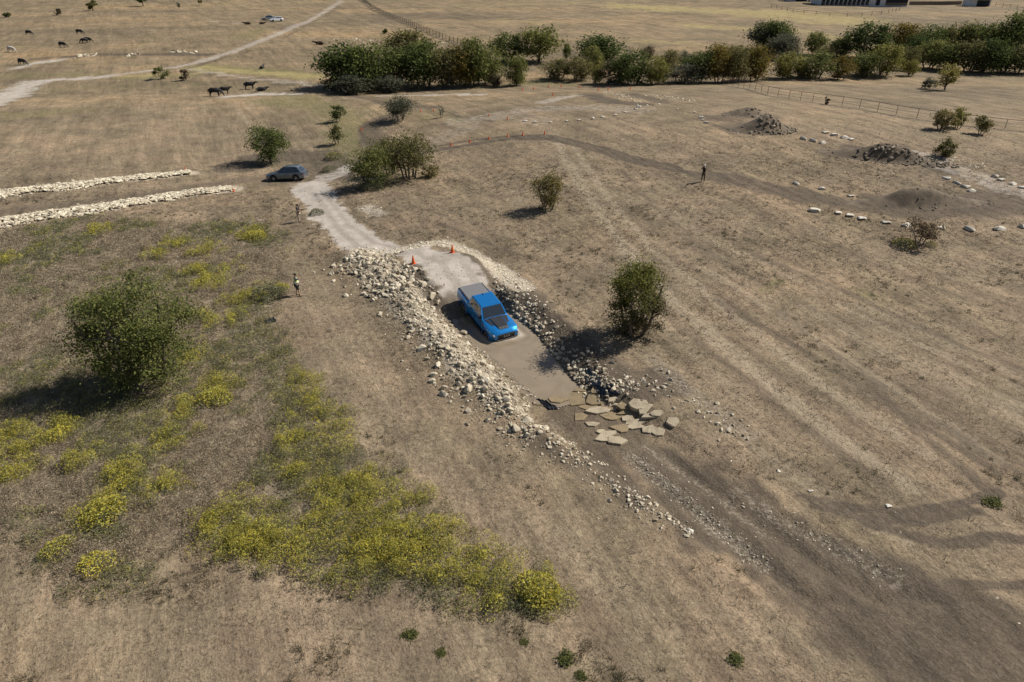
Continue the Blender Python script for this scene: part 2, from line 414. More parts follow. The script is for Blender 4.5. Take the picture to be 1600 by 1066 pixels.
PATHS_STRAW = [
    (pl([(868, 215), (885, 250), (915, 300), (950, 350), (1000, 420), (1060, 480), (1130, 540), (1200, 600), (1300, 680), (1420, 760)]), 0.7, 0.7),
    (pl([(890, 220), (915, 260), (950, 310), (1010, 380), (1080, 440), (1180, 520), (1280, 600)]), 0.5, 0.6),
    (pl([(1040, 330), (1120, 380), (1250, 440), (1400, 500), (1600, 590)]), 0.7, 0.4),
    (pl([(1010, 560), (1100, 640), (1210, 720), (1300, 770)]), 0.6, 0.35),
    (pl([(360, 160), (385, 190), (400, 215)]), 0.5, 0.6), (pl([(180, 198), (260, 172), (330, 158)]), 0.8, 0.4),
    (pl([(470, 420), (520, 500), (570, 580), (640, 680), (760, 780), (900, 880), (1050, 980)]), 1.6, 0.25)]
GREENS = [(pl([(0, 120), (60, 118), (150, 116)]), 4, 0.5), (pl([(310, 106), (400, 112), (480, 118)]), 4, 0.95), (pl([(200, 122), (300, 118)]), 3, 0.6),
          (pl([(450, 150), (500, 165), (540, 185), (540, 230), (520, 250)]), 4.0, 0.6), (pl([(560, 170), (640, 180), (740, 190)]), 2.5, 0.4),
          (pl([(60, 140), (200, 135), (300, 130)]), 5, 0.35), (pl([(0, 182), (60, 178), (120, 172)]), 4, 0.5), (pl([(410, 158), (470, 165)]), 4, 0.6),
          (pl([(300, 45), (330, 44)]), 3, 0.5), (pl([(0, 15), (200, 8), (500, 6)]), 8, 0.4), (pl([(400, 45), (380, 60)]), 5, 0.5),
          (pl([(520, 40), (600, 48)]), 5, 0.25), (pl([(1100, 60), (1150, 55)]), 8, 0.3), (pl([(1330, 30), (1450, 38)]), 9, 0.35),
          (pl([(820, 130), (860, 128), (880, 132)]), 4, 0.6), (pl([(1190, 455), (1215, 440)]), 0.6, 0.5), (pl([(1330, 450), (1370, 470)]), 0.8, 0.45),
          (pl([(600, 290), (700, 270)]), 2.0, 0.25), (pl([(430, 250), (400, 262)]), 2.0, 0.3)]
YGOLD = [(pl([(1000, 10), (1180, 20), (1300, 30)]), 18, 0.8), (pl([(1080, 40), (1160, 45)]), 8, 0.7), (pl([(1000, 65), (1080, 68)]), 5, 0.6), (pl([(800, 30), (860, 40)]), 8, 0.4),
         (pl([(1230, 45), (1300, 60)]), 7, 0.6), (pl([(700, 10), (900, 5)]), 12, 0.4), (pl([(1050, 12), (1600, 25)]), 10, 0.3), (pl([(0, 73), (40, 73)]), 3, 0.5), (pl([(300, 106), (400, 113), (490, 120)]), 3.0, 0.85), (pl([(200, 120), (310, 114)]), 2.0, 0.6), (pl([(370, 155), (300, 150)]), 2.5, 0.3)]

def paint(lst, X, Y, soft=0.5):
    m = np.zeros(X.shape, dtype=np.float32)
    dist = np.hypot(X, Y)
    for P, hw, st in lst:
        lo = P.min(0) - hw * 3 - 4; hi = P.max(0) + hw * 3 + 4
        k = (X > lo[0]) & (X < hi[0]) & (Y > lo[1]) & (Y < hi[1])
        if not k.any(): continue
        x = X[k]; y = Y[k]
        wob = hw * 0.5 * vnoise(x, y, 0.45, 2) + hw * 0.5 * vnoise(x, y, 1.6, 3)
        d, _, _ = seg_dist(x, y, P)
        v = st * (1 - sstep(hw * (1 - soft), hw * (1 + soft), d + wob))
        m[k] = np.maximum(m[k], v)
    return m
fx, fy = XX.ravel(), YY.ravel()
mk = {}
mk['gravel'] = paint(PATHS_PALE, fx, fy, 0.3)
mk['dirt'] = paint([(P, w, min(1.0, st * 1.3)) for P, w, st in PATHS_DARK], fx, fy, 0.55)
mk['strawy'] = paint([(P, w, min(1, st * 1.1)) for P, w, st in PATHS_STRAW] + [(pl([(1100, 420), (1230, 500), (1380, 600), (1560, 720)]), 0.5, 0.6), (pl([(1260, 480), (1400, 560), (1600, 660)]), 0.6, 0.5), (pl([(930, 400), (1010, 480), (1090, 560), (1180, 640)]), 0.5, 0.5), (pl([(1440, 560), (1600, 640)]), 0.6, 0.5), (pl([(800, 300), (830, 350), (860, 400)]), 1.2, 0.4), (pl([(1230, 560), (1340, 640), (1460, 720)]), 0.5, 0.6), (pl([(1300, 470), (1450, 545), (1620, 620)]), 0.4, 0.6), (pl([(1180, 700), (1300, 790), (1420, 850)]), 0.5, 0.5), (pl([(850, 190), (870, 250), (840, 300)]), 2.0, 0.35)], fx, fy, 0.8)
mk['green'] = paint(GREENS, fx, fy, 0.7)
mk['gold'] = paint(YGOLD, fx, fy, 0.8)
near = (fy > 12) & (fy < 80) & (np.abs(fx) < 50)
wd = np.full(fx.shape, 9.0); wd[near] = sdist(fx[near], fy[near], WEED)
mk['weed'] = (1 - sstep(-1.2, 0.8, wd + 1.2 * vnoise(fx, fy, 0.5, 4))).astype(np.float32)
pd = np.full(fx.shape, 9.0); pd[near] = sdist(fx[near], fy[near], POOL)
mk['wet'] = (1 - sstep(0.15, 0.9, pd + 0.5 * vnoise(fx, fy, 1.2, 4))).astype(np.float32)
bd = np.full(fx.shape, 9.0); barc = np.zeros(fx.shape); _b = seg_dist(fx[near], fy[near], BERM); bd[near] = np.minimum(_b[0], 9); barc[near] = _b[1] / _b[1].max()
mk['chips'] = (0.68 * (1 - sstep(0.6, 2.0, bd + 0.9 * vnoise(fx, fy, 0.8, 6))) * (1 - 0.6 * sstep(0.8, 0.95, barc))).astype(np.float32)
STRIPS = [pl([(-40, 308), (0, 304), (100, 293), (200, 281), (298, 271)]), pl([(-40, 356), (0, 350), (100, 334), (200, 320), (300, 303), (362, 295)])]
EDGE_R = pl([(640, 385), (690, 382), (730, 395), (780, 425), (815, 450)])
OUT_PALE = [pl([(985, 705), (1060, 770), (1130, 830), (1200, 885)]), pl([(1150, 770), (1230, 815), (1300, 850), (1400, 905)])]
mk['chips'] = np.maximum(mk['chips'], paint([(STRIPS[0], 1.1, 0.8), (STRIPS[1], 1.4, 0.8), (EDGE_R, 0.9, 0.9), (OUT_PALE[0], 0.5, 0.36), (OUT_PALE[1], 0.55, 0.3), (pl([(1010, 690), (1100, 760), (1200, 835)]), 0.35, 0.3),
                 (pl([(1020, 560), (1100, 630), (1170, 680)]), 0.6, 0.35), (pl([(560, 400), (600, 450), (640, 500)]), 1.4, 0.5)], fx, fy, 0.6))
mk['rut'] = paint([(pl([(490, 300), (525, 352), (560, 385), (620, 402)]), 0.35, 0.8), (pl([(505, 300), (545, 350), (585, 378), (650, 393)]), 0.35, 0.7), (pl([(655, 408), (690, 430), (722, 462)]), 0.35, 0.75), (pl([(690, 400), (722, 425), (745, 450)]), 0.35, 0.7),
    (pl([(480, 292), (520, 345)]), 0.6, 0.5), (pl([(590, 392), (640, 405)]), 0.8, 0.5), (pl([(680, 415), (700, 425)]), 0.8, 0.45), (pl([(520, 2), (430, 53), (380, 73), (300, 98), (150, 121)]), 0.7, 0.6)], fx, fy, 0.6)
# small roughness of the ground
rough = 0.05 * vnoise(fx, fy, 1.4, 7) + 0.035 * vnoise(fx, fy, 3.1, 8)
amp = (1 + 2.2 * mk['weed'] - 0.75 * mk['gravel'] - 0.3 * mk['dirt']) * (1 - sstep(90, 160, fy))
zz = ZZ.ravel() + rough * np.clip(amp, 0.1, 9)
# heaps and cut banks that belong to the terrain
for (p, lx, ly, hh, rot) in MOUNDS:
    c = hit(*p, full_h); u = (fx - c[0]); v = (fy - c[1])
    zz = zz + hh * np.exp(-(u / lx) ** 2 - (v / ly) ** 2)
ZZ = zz.reshape(XX.shape)

def gh(x, y):
    """height of the ground mesh"""
    x = np.asarray(x, dtype=np.float64); y = np.asarray(y, dtype=np.float64)
    i = np.clip(np.searchsorted(GX, x) - 1, 0, len(GX) - 2); j = np.clip(np.searchsorted(GY, y) - 1, 0, len(GY) - 2)
    tx = (x - GX[i]) / (GX[i + 1] - GX[i]); ty = (y - GY[j]) / (GY[j + 1] - GY[j])
    return (ZZ[j, i] * (1 - tx) + ZZ[j, i + 1] * tx) * (1 - ty) + (ZZ[j + 1, i] * (1 - tx) + ZZ[j + 1, i + 1] * tx) * ty
def gm(key, x, y):
    A = mk[key].reshape(XX.shape)
    i = np.clip(np.searchsorted(GX, x) - 1, 0, len(GX) - 2); j = np.clip(np.searchsorted(GY, y) - 1, 0, len(GY) - 2)
    return A[j, i]
def at(px, py):
    p = hit(px, py, gh); return Vector((p[0], p[1], float(gh(p[0], p[1]))))
def ppm(p):                                                      # picture pixels per metre at a point
    return FPX / (p[1] * math.cos(PITCH) + (CAM_H - p[2]) * math.sin(PITCH))

# ------------------------------------------------------------------ ground material
def ground_material():
    m, n, l, b = nmat('pasture')
    geo = n.new('ShaderNodeNewGeometry')
    def noise(scale, detail=5, rough=0.55, vec=None):
        t = n.new('ShaderNodeTexNoise'); t.inputs['Scale'].default_value = scale; t.inputs['Detail'].default_value = detail
        t.inputs['Roughness'].default_value = rough
        l.new(vec or geo.outputs['Position'], t.inputs['Vector']); return t.outputs['Fac']
    def ramp(fac, stops):
        r = n.new('ShaderNodeValToRGB'); l.new(fac, r.inputs[0]); e = r.color_ramp.elements
        e[0].position, e[0].color = stops[0][0], (*stops[0][1], 1); e[1].position, e[1].color = stops[-1][0], (*stops[-1][1], 1)
        for p, c in stops[1:-1]: q = e.new(p); q.color = (*c, 1)
        return r.outputs[0]
    def mix(f, a, bb, mode='MIX'):
        x = n.new('ShaderNodeMix'); x.data_type = 'RGBA'; x.blend_type = mode
        if isinstance(f, float): x.inputs['Factor'].default_value = f
        else: l.new(f, x.inputs['Factor'])
        for s, v in (('A', a), ('B', bb)):
            if isinstance(v, tuple): x.inputs[s].default_value = (*v, 1)
            else: l.new(v, x.inputs[s])
        return x.outputs['Result']
    def math_(op, a, bb, clamp=False):
        x = n.new('ShaderNodeMath'); x.operation = op; x.use_clamp = clamp
        for k, v in enumerate((a, bb)):
            if isinstance(v, (int, float)): x.inputs[k].default_value = v
            else: l.new(v, x.inputs[k])
        return x.outputs[0]
    def attr(nm):
        a = n.new('ShaderNodeAttribute'); a.attribute_name = nm; return a.outputs['Fac']
    def sharp(fac, nz, k=2.2):                                     # break a soft mask up with noise
        return math_('MULTIPLY_ADD' if False else 'ADD', math_('MULTIPLY', math_('SUBTRACT', nz, 0.5), k), math_('SUBTRACT', math_('MULTIPLY', fac, 2.0), 0.5), True)
    mp = n.new('ShaderNodeMapping'); mp.vector_type = 'TEXTURE'; mp.inputs['Rotation'].default_value = (0, 0, math.radians(-66)); mp.inputs['Scale'].default_value = (7.0, 1.0, 1.0)
    l.new(geo.outputs['Position'], mp.inputs['Vector'])
    big = noise(0.05, 4); mid = noise(0.45, 5, 0.6); fine = noise(3.2, 6, 0.68); vfine = noise(11.0, 5, 0.7); streak = noise(1.3, 5, 0.62, mp.outputs[0])
    col = ramp(fine, [(0.28, (0.105, 0.082, 0.056)), (0.42, (0.205, 0.163, 0.111)), (0.55, (0.285, 0.232, 0.158)), (0.75, (0.40, 0.335, 0.235))])
    col2 = ramp(vfine, [(0.3, (0.13, 0.103, 0.072)), (0.5, (0.255, 0.206, 0.142)), (0.72, (0.40, 0.335, 0.235))])
    col = mix(0.5, col, col2)
    tuft = noise(6.5, 3, 0.6); spk = ramp(tuft, [(0.34, (1, 1, 1)), (0.43, (0, 0, 0))])
    col = mix(math_('MULTIPLY', spk, 0.5), col, (0.06, 0.049, 0.034))
    tuft2 = noise(1.9, 4, 0.65); spk2 = ramp(tuft2, [(0.33, (1, 1, 1)), (0.42, (0, 0, 0))])
    col = mix(math_('MULTIPLY', spk2, 0.3), col, (0.075, 0.066, 0.042))
    col = mix(0.75, col, ramp(mid, [(0.3, (0.70, 0.68, 0.66)), (0.5, (0.98, 0.97, 0.95)), (0.7, (1.2, 1.18, 1.12))]), 'MULTIPLY')
    col = mix(0.8, col, ramp(streak, [(0.3, (0.72, 0.70, 0.68)), (0.5, (1.0, 0.99, 0.97)), (0.7, (1.2, 1.18, 1.12))]), 'MULTIPLY')  # mowing streaks, contrast raised to colour in the relief's light and dark
    col = mix(0.7, col, ramp(big, [(0.3, (0.80, 0.79, 0.79)), (0.5, (1.0, 0.98, 0.97)), (0.68, (1.17, 1.11, 1.03))]), 'MULTIPLY')
    mp2 = n.new('ShaderNodeMapping'); mp2.vector_type = 'TEXTURE'; mp2.inputs['Rotation'].default_value = (0, 0, math.radians(-62)); mp2.inputs['Scale'].default_value = (9.0, 1.0, 1.0)
    l.new(geo.outputs['Position'], mp2.inputs['Vector'])
    band = noise(0.42, 4, 0.6, mp2.outputs[0]); patch = noise(0.16, 5, 0.6)
    col = mix(0.85, col, ramp(band, [(0.32, (0.74, 0.73, 0.73)), (0.5, (0.98, 0.97, 0.97)), (0.68, (1.2, 1.18, 1.18))]), 'MULTIPLY')  # broad bands: light and dark of the mow ridges put into colour
    col = mix(0.9, col, ramp(patch, [(0.3, (0.70, 0.72, 0.72)), (0.45, (0.92, 0.94, 0.95)), (0.55, (1.03, 1.01, 1.03)), (0.7, (1.2, 1.16, 1.18))]), 'MULTIPLY')
    mp3 = n.new('ShaderNodeMapping'); mp3.inputs['Scale'].default_value = (0.35, 1.0, 1.0); l.new(geo.outputs['Position'], mp3.inputs['Vector'])
    huge = noise(0.03, 5, 0.62, mp3.outputs[0])
    farf = n.new('ShaderNodeMapRange'); sx = n.new('ShaderNodeSeparateXYZ'); l.new(geo.outputs['Position'], sx.inputs[0]); l.new(sx.outputs['Y'], farf.inputs['Value'])
    farf.inputs['From Min'].default_value = 70; farf.inputs['From Max'].default_value = 150; farf.inputs['To Max'].default_value = 0.9
    col = mix(farf.outputs[0], col, mix(1.0, col, ramp(huge, [(0.32, (0.62, 0.63, 0.60)), (0.46, (0.86, 0.86, 0.80)), (0.56, (1.02, 0.99, 0.88)), (0.7, (1.22, 1.12, 0.92))]), 'MULTIPLY'))
    # weeds' litter, green and golden grass
    weed = attr('weed')
    col = mix(math_('MULTIPLY', weed, 0.75), col, ramp(fine, [(0.3, (0.09, 0.074, 0.05)), (0.5, (0.215, 0.175, 0.12)), (0.72, (0.37, 0.31, 0.218))]))
    g = sharp(attr('green'), noise(0.7, 5, 0.6), 2.4)
    col = mix(math_('MULTIPLY', g, 0.8), col, ramp(fine, [(0.3, (0.08, 0.08, 0.034)), (0.55, (0.175, 0.165, 0.072)), (0.75, (0.28, 0.25, 0.115))]))
    gold = attr('gold')
    col = mix(math_('MULTIPLY', sharp(gold, noise(0.12, 5, 0.6), 2.6), 0.75), col, ramp(mid, [(0.3, (0.26, 0.205, 0.095)), (0.7, (0.40, 0.33, 0.15))]))
    st = sharp(attr('strawy'), fine, 2.0)
    col = mix(math_('MULTIPLY', st, 0.55), col, ramp(vfine, [(0.3, (0.27, 0.218, 0.15)), (0.7, (0.47, 0.395, 0.28))]))
    # bare dirt, crushed stone, chips, wet mud
    d = sharp(attr('dirt'), fine, 1.6)
    col = mix(math_('MULTIPLY', d, 0.85), col, ramp(vfine, [(0.3, (0.075, 0.061, 0.045)), (0.5, (0.102, 0.083, 0.062)), (0.75, (0.165, 0.137, 0.104))]))
    col = mix(math_('MULTIPLY', d, 0.8), col, mix(1.0, ramp(streak, [(0.3, (0.72, 0.71, 0.70)), (0.5, (1, 1, 1)), (0.72, (1.22, 1.2, 1.18))]), ramp(noise(0.8, 6, 0.7), [(0.32, (0.72, 0.71, 0.69)), (0.5, (0.95, 0.95, 0.95)), (0.7, (1.25, 1.22, 1.18))]), 'MULTIPLY'), 'MULTIPLY')
    gv = sharp(attr('gravel'), noise(1.1, 7, 0.72), 2.4)
    col = mix(math_('MULTIPLY', gv, 0.92), col, mix(0.55, ramp(vfine, [(0.25, (0.27, 0.24, 0.205)), (0.5, (0.43, 0.39, 0.34)), (0.75, (0.56, 0.515, 0.455))]),
                                                   ramp(noise(0.9, 6, 0.65), [(0.3, (0.28, 0.245, 0.205)), (0.6, (0.50, 0.455, 0.395))])))
    col = mix(math_('MULTIPLY', sharp(attr('rut'), fine, 1.8), 0.5), col, ramp(vfine, [(0.3, (0.15, 0.125, 0.098)), (0.7, (0.32, 0.28, 0.235))]))
    ch = sharp(attr('chips'), noise(5.0, 5, 0.75), 3.2)
    col = mix(math_('MULTIPLY', ch, 0.9), col, ramp(vfine, [(0.3, (0.24, 0.2, 0.15)), (0.5, (0.46, 0.40, 0.31)), (0.75, (0.62, 0.56, 0.45))]))
    wet = attr('wet')
    col = mix(wet, col, ramp(fine, [(0.3, (0.09, 0.072, 0.052)), (0.7, (0.19, 0.156, 0.115))]))
    col = mix(1.0, col, (1.0, 0.99, 0.995), 'MULTIPLY')
    l.new(col, b.inputs['Base Color'])
    rg = n.new('ShaderNodeMapRange'); l.new(wet, rg.inputs['Value']); rg.inputs['To Min'].default_value = 0.95; rg.inputs['To Max'].default_value = 0.55
    l.new(rg.outputs[0], b.inputs['Roughness']); b.inputs['Specular IOR Level'].default_value = 0.15
    hgt = math_('ADD', math_('MULTIPLY', fine, 1.0), math_('ADD', math_('MULTIPLY', mid, 2.2), math_('ADD', math_('MULTIPLY', vfine, 0.45), math_('MULTIPLY', streak, 1.2))))
    bp = n.new('ShaderNodeBump'); bp.inputs['Distance'].default_value = 0.11
    sg = math_('SUBTRACT', 0.85, math_('MULTIPLY', math_('MAXIMUM', gv, wet), 0.55)); l.new(sg, bp.inputs['Strength'])
    l.new(hgt, bp.inputs['Height']); l.new(bp.outputs[0], b.inputs['Normal'])
    return m
M['ground'] = ground_material()
nx = len(GX); ny = len(GY)
ii = (np.arange(ny - 1)[:, None] * nx + np.arange(nx - 1)[None, :]).ravel()
GF = np.stack([ii, ii + 1, ii + nx + 1, ii + nx], 1)
gme = np_mesh('ground', np.stack([fx, fy, zz], 1), GF, M['ground'], smooth=True)
for k, v in mk.items():
    a = gme.attributes.new(k, 'FLOAT', 'POINT'); a.data.foreach_set('value', v.astype(np.float32))
ground = add('ground', gme); tag(ground, kind='structure')

# ------------------------------------------------------------------ water
def water_mesh():
    lo = POOL.min(0) - 0.8; hi = POOL.max(0) + 0.8
    xs = np.arange(lo[0], hi[0], 0.09); ys = np.arange(lo[1], hi[1], 0.09)
    X, Y = np.meshgrid(xs, ys); x = X.ravel(); y = Y.ravel()
    front = T_C + TF * 2.9
    u = (x - front[0]) * TR[0] + (y - front[1]) * TR[1]; v = (x - front[0]) * TF[0] + (y - front[1]) * TF[1]
    r = np.hypot(u * 0.75, v)
    dt = np.maximum(np.abs(u) - 0.7, 0); da = np.maximum(np.hypot(dt, np.maximum(v + 0.35, 0)) - 0.35, 0) + 0.25 * (vnoise(x, y, 1.3, 5) + 0.2) * (np.abs(u) + np.abs(v) < 4)
    z = WL + 0.035 * np.sin(da * 8.5) * np.exp(-da * 1.1) + 0.05 * np.exp(-((da - 0.2) / 0.2) ** 2) * (v > -3.2) * np.exp(-np.maximum(-v, 0) * 0.5)
    z = z + 0.008 * vnoise(x, y, 2.0, 3)
    s = sdist(x, y, POOL)
    foam = 0.9 * np.exp(-((da - 0.2) / 0.17) ** 2) * (v > -1.2) * (0.35 + 0.65 * (u > -0.2)) * (0.5 + vnoise(x, y, 3, 8) + 0.4)
    keep = (s < 0.7).reshape(X.shape)
    n = len(xs); idx = (np.arange(len(ys) - 1)[:, None] * n + np.arange(n - 1)[None, :])
    kf = keep[:-1, :-1] & keep[1:, :-1] & keep[:-1, 1:] & keep[1:, 1:]
    idx = idx[kf]
    F = np.stack([idx, idx + 1, idx + n + 1, idx + n], 1)
    m, nn, l, b = nmat('muddy_water')
    geo = nn.new('ShaderNodeNewGeometry'); t = nn.new('ShaderNodeTexNoise'); t.inputs['Scale'].default_value = 0.6; t.inputs['Detail'].default_value = 4; t.inputs['Distortion'].default_value = 1.2
    l.new(geo.outputs['Position'], t.inputs['Vector'])
    r = nn.new('ShaderNodeValToRGB'); l.new(t.outputs['Fac'], r.inputs[0])
    r.color_ramp.elements[0].position = 0.3; r.color_ramp.elements[1].position = 0.7
    r.color_ramp.elements[0].color = (0.215, 0.172, 0.122, 1); r.color_ramp.elements[1].color = (0.262, 0.212, 0.152, 1)
    at_ = nn.new('ShaderNodeAttribute'); at_.attribute_name = 'col'
    sp = nn.new('ShaderNodeTexNoise'); sp.inputs['Scale'].default_value = 9; sp.inputs['Detail'].default_value = 6; l.new(geo.outputs['Position'], sp.inputs['Vector'])
    mm = nn.new('ShaderNodeMath'); mm.operation = 'MULTIPLY'; l.new(at_.outputs['Fac'], mm.inputs[0]); l.new(sp.outputs['Fac'], mm.inputs[1])
    mx = nn.new('ShaderNodeMix'); mx.data_type = 'RGBA'; l.new(mm.outputs[0], mx.inputs['Factor']); l.new(r.outputs[0], mx.inputs['A']); mx.inputs['B'].default_value = (0.62, 0.56, 0.47, 1)
    l.new(mx.outputs['Result'], b.inputs['Base Color']); b.inputs['Roughness'].default_value = 0.06; b.inputs['IOR'].default_value = 1.33
    nb = nn.new('ShaderNodeTexNoise'); nb.inputs['Scale'].default_value = 5; l.new(geo.outputs['Position'], nb.inputs['Vector'])
    bp = nn.new('ShaderNodeBump'); bp.inputs['Strength'].default_value = 0.12; bp.inputs['Distance'].default_value = 0.05; l.new(nb.outputs['Fac'], bp.inputs['Height']); l.new(bp.outputs[0], b.inputs['Normal'])
    used, inv = np.unique(F, return_inverse=True)
    V = np.stack([x, y, z], 1)[used]; fo = np.clip(foam[used], 0, 1)
    return np_mesh('muddy_water', V, inv.reshape(F.shape), m, cols=np.stack([fo] * 3, 1), smooth=True)
tag(add('muddy_water', water_mesh()), kind='structure')

# ------------------------------------------------------------------ stones
def hull(n, sx, sy, sz, seed, jit=0.25):
    r = np.random.default_rng(seed)
    p = r.normal(size=(n, 3)); p /= np.linalg.norm(p, axis=1)[:, None]
    p *= (1 - jit * r.random((n, 1))); p *= (sx, sy, sz)
    bm = bmesh.new()
    for q in p: bm.verts.new(q)
    res = bmesh.ops.convex_hull(bm, input=bm.verts)
    bmesh.ops.delete(bm, geom=[g for g in res['geom_interior'] if isinstance(g, bmesh.types.BMVert)], context='VERTS')
    bmesh.ops.triangulate(bm, faces=bm.faces); bmesh.ops.recalc_face_normals(bm, faces=bm.faces)
    bm.verts.index_update()
    V = np.array([v.co[:] for v in bm.verts]); F = np.array([[v.index for v in f.verts] for f in bm.faces]); bm.free()
    return V, F
ROCKS = [hull(15 + k % 3 * 3, 1.0, 0.85 + 0.04 * k, 0.62 + 0.05 * (k % 4), 100 + k) for k in range(8)]
FLATS = [hull(14, 1.0, 0.78, 0.26 + 0.03 * (k % 3), 200 + k, 0.2) for k in range(6)]
_cache = {}
def shared(key, VF, mat):
    if key not in _cache: _cache[key] = np_mesh(key[0], VF[0], VF[1], mat)
    return _cache[key]
def rotm(rz, tx, ty):
    return np.array((Matrix.Rotation(rz, 3, 'Z') @ Matrix.Rotation(tx, 3, 'X') @ Matrix.Rotation(ty, 3, 'Y')))
def place_rocks(pts, sizes, lib, libname, mat, name, label, group, keep, stuff_name, sink=0.35, tilt=0.5, cat='rock', lift=None):
    """the largest `keep` stones are things, the rest one mass"""
    pts = np.asarray(pts); sizes = np.asarray(sizes)
    zs = gh(pts[:, 0], pts[:, 1]) + (0 if lift is None else lift)
    show = sizes / np.hypot(pts[:, 1], CAM_H)
    order = np.argsort(-show); V = []; F = []; nv = 0
    for rank, i in enumerate(order):
        k = int(rng.integers(len(lib))); s = float(sizes[i])
        rz, tx, ty = float(rng.random() * 2 * PI), float(rng.normal() * tilt * 0.5), float(rng.normal() * tilt * 0.5)
        hz = lib[k][0][:, 2].max()
        z = float(zs[i]) + s * hz * (1 - 2 * sink)
        sc = (s, s * float(rng.uniform(0.75, 1.1)), s * float(rng.uniform(0.8, 1.2)))
        if rank < keep:
            o = add(name, shared((name, libname, k, mat.name), lib[k], mat)); o.location = (float(pts[i, 0]), float(pts[i, 1]), z)
            o.rotation_euler = (tx, ty, rz); o.scale = sc
            tag(o, label, cat, group)
        else:
            v = (lib[k][0] * sc) @ rotm(rz, tx, ty).T + (pts[i, 0], pts[i, 1], z)
            V.append(v); F.append(lib[k][1] + nv); nv += len(v)
    if V:
        o = add(stuff_name, np_mesh(stuff_name, np.vstack(V), np.vstack(F), mat)); tag(o, kind='stuff')

def along(P, n, spread, lo=0.0, hi=1.0):
    seg = np.linalg.norm(np.diff(P, axis=0), axis=1); acc = np.concatenate([[0], np.cumsum(seg)])
    t = (lo + (hi - lo) * rng.random(n)) * acc[-1]
    x = np.interp(t, acc, P[:, 0]); y = np.interp(t, acc, P[:, 1])
    k = np.clip(np.searchsorted(acc, t) - 1, 0, len(seg) - 1); d = np.diff(P, axis=0)[k] / seg[k][:, None]
    o = rng.normal(size=n) * (spread if np.isscalar(spread) else np.interp(t / acc[-1], *spread))
    return np.stack([x - d[:, 1] * o, y + d[:, 0] * o], 1)
def free(p, on_slabs=True):
    """drop stones that would lie in the water, on the driving line or in the truck"""
    s = sdist(p[:, 0], p[:, 1], POOL); d, a, _ = seg_dist(p[:, 0], p[:, 1], RAMP)
    d2, a2, _ = seg_dist(p[:, 0], p[:, 1], TRACK_OUT)
    k = (s > 0.05) & ((d > 2.0)) & ~((d2 < 1.9) & (a2 < 40))
    return k

# left berm: from the foot of the ramp to the crossing
p = np.vstack([along(BERM, 3000, ([0, 0.25, 0.5, 0.8, 1], [1.4, 1.2, 1.15, 1.2, 1.1])), along(BERM, 1300, 0.9, 0.3, 1.0)])
s = 0.035 + 0.10 * rng.random(len(p)) ** 2.2 + (rng.random(len(p)) < 0.07) * rng.uniform(0.06, 0.24, len(p))
k = free(p); p, s = p[k], s[k]
q = along(BERM, 2600, 1.15); k = free(q); p = np.vstack([p, q[k]]); s = np.concatenate([s, rng.uniform(0.02, 0.055, k.sum())])
q = along(BERM, 46, 0.8, 0.3, 1.0); q = q[free(q)]; p = np.vstack([p, q]); s = np.concatenate([s, rng.uniform(0.24, 0.42, len(q))])
q = along(BERM, 260, 1.3, 0.0, 0.33); t = rng.uniform(0.17, 0.34, len(q)); k = free(q)
p = np.vstack([p, q[k]]); s = np.concatenate([s, t[k]])
_, ba_, bs_ = seg_dist(p[:, 0], p[:, 1], BERM); bl_ = ba_ / ba_.max()
for lo_, hi_, where, kp in ((-1, 0.22, 'at the upper end of the berm below the left cone', 50), (0.22, 0.42, 'in the berm stretch beside the blue pickup', 38), (0.42, 0.68, 'in the middle of the berm left of the open water', 38), (0.68, 2, 'at the lower end of the berm near the flagstones', 34)):
    kq = (bl_ > lo_) & (bl_ <= hi_); big_ = np.sort(s[kq])[-kp // 3]
    for q_, sz in ((kq & (s >= big_), 'large'), (kq & (s < big_), 'small')):
        place_rocks(p[q_], s[q_], ROCKS, 'r', M['lime'], 'limestone_rock', f'{sz} pale limestone rock {where}', f'{sz} rocks {where}', kp // 3 if sz == 'large' else kp - kp // 3, 'berm_rubble')
# right bank of the pool
RB2 = pl([(815, 490), (845, 515), (880, 550), (915, 590), (945, 615), (975, 625)])
p = np.vstack([along(RB2, 520, 0.75), along(pl([(775, 440), (805, 465), (830, 490)]), 130, 0.7), along(pl([(885, 575), (930, 590), (965, 600), (1000, 610)]), 170, 0.7)])
s = 0.05 + 0.16 * rng.random(len(p)) ** 1.5; k = free(p)
p, s = p[k], s[k]; ycut = [flat(800, 500, 0)[1], flat(800, 555, 0)[1]]
for kq, where, kp in ((p[:, 1] > ycut[0], 'on the dark bank right beside the pickup', 18), ((p[:, 1] <= ycut[0]) & (p[:, 1] > ycut[1]), 'in the shade of the bush-like tree on the right bank', 18), (p[:, 1] <= ycut[1], 'heaped around the black liner near the flagstones', 20)):
    place_rocks(p[kq], s[kq], ROCKS, 'r', M['lime'], 'limestone_rock', 'limestone rock ' + where, 'rocks ' + where, kp, 'bank_rubble')
# pale broken stone along the far edge of the ramp
p = along(EDGE_R, 420, 0.45); s = rng.uniform(0.05, 0.17, len(p))
q = along(pl([(815, 450), (835, 480), (850, 505)]), 70, 0.5)
p = np.vstack([p, q]); s = np.concatenate([s, rng.uniform(0.06, 0.16, len(q))])
d, _, _ = seg_dist(p[:, 0], p[:, 1], RAMP); k = d > 1.9
place_rocks(p[k], s[k], FLATS, 'f', M['slabrow'], 'limestone_rock', 'pale flat stone along the ramp edge behind the pickup', 'stones along the far edge of the ramp', 28, 'ramp_edge_rubble', tilt=0.35)
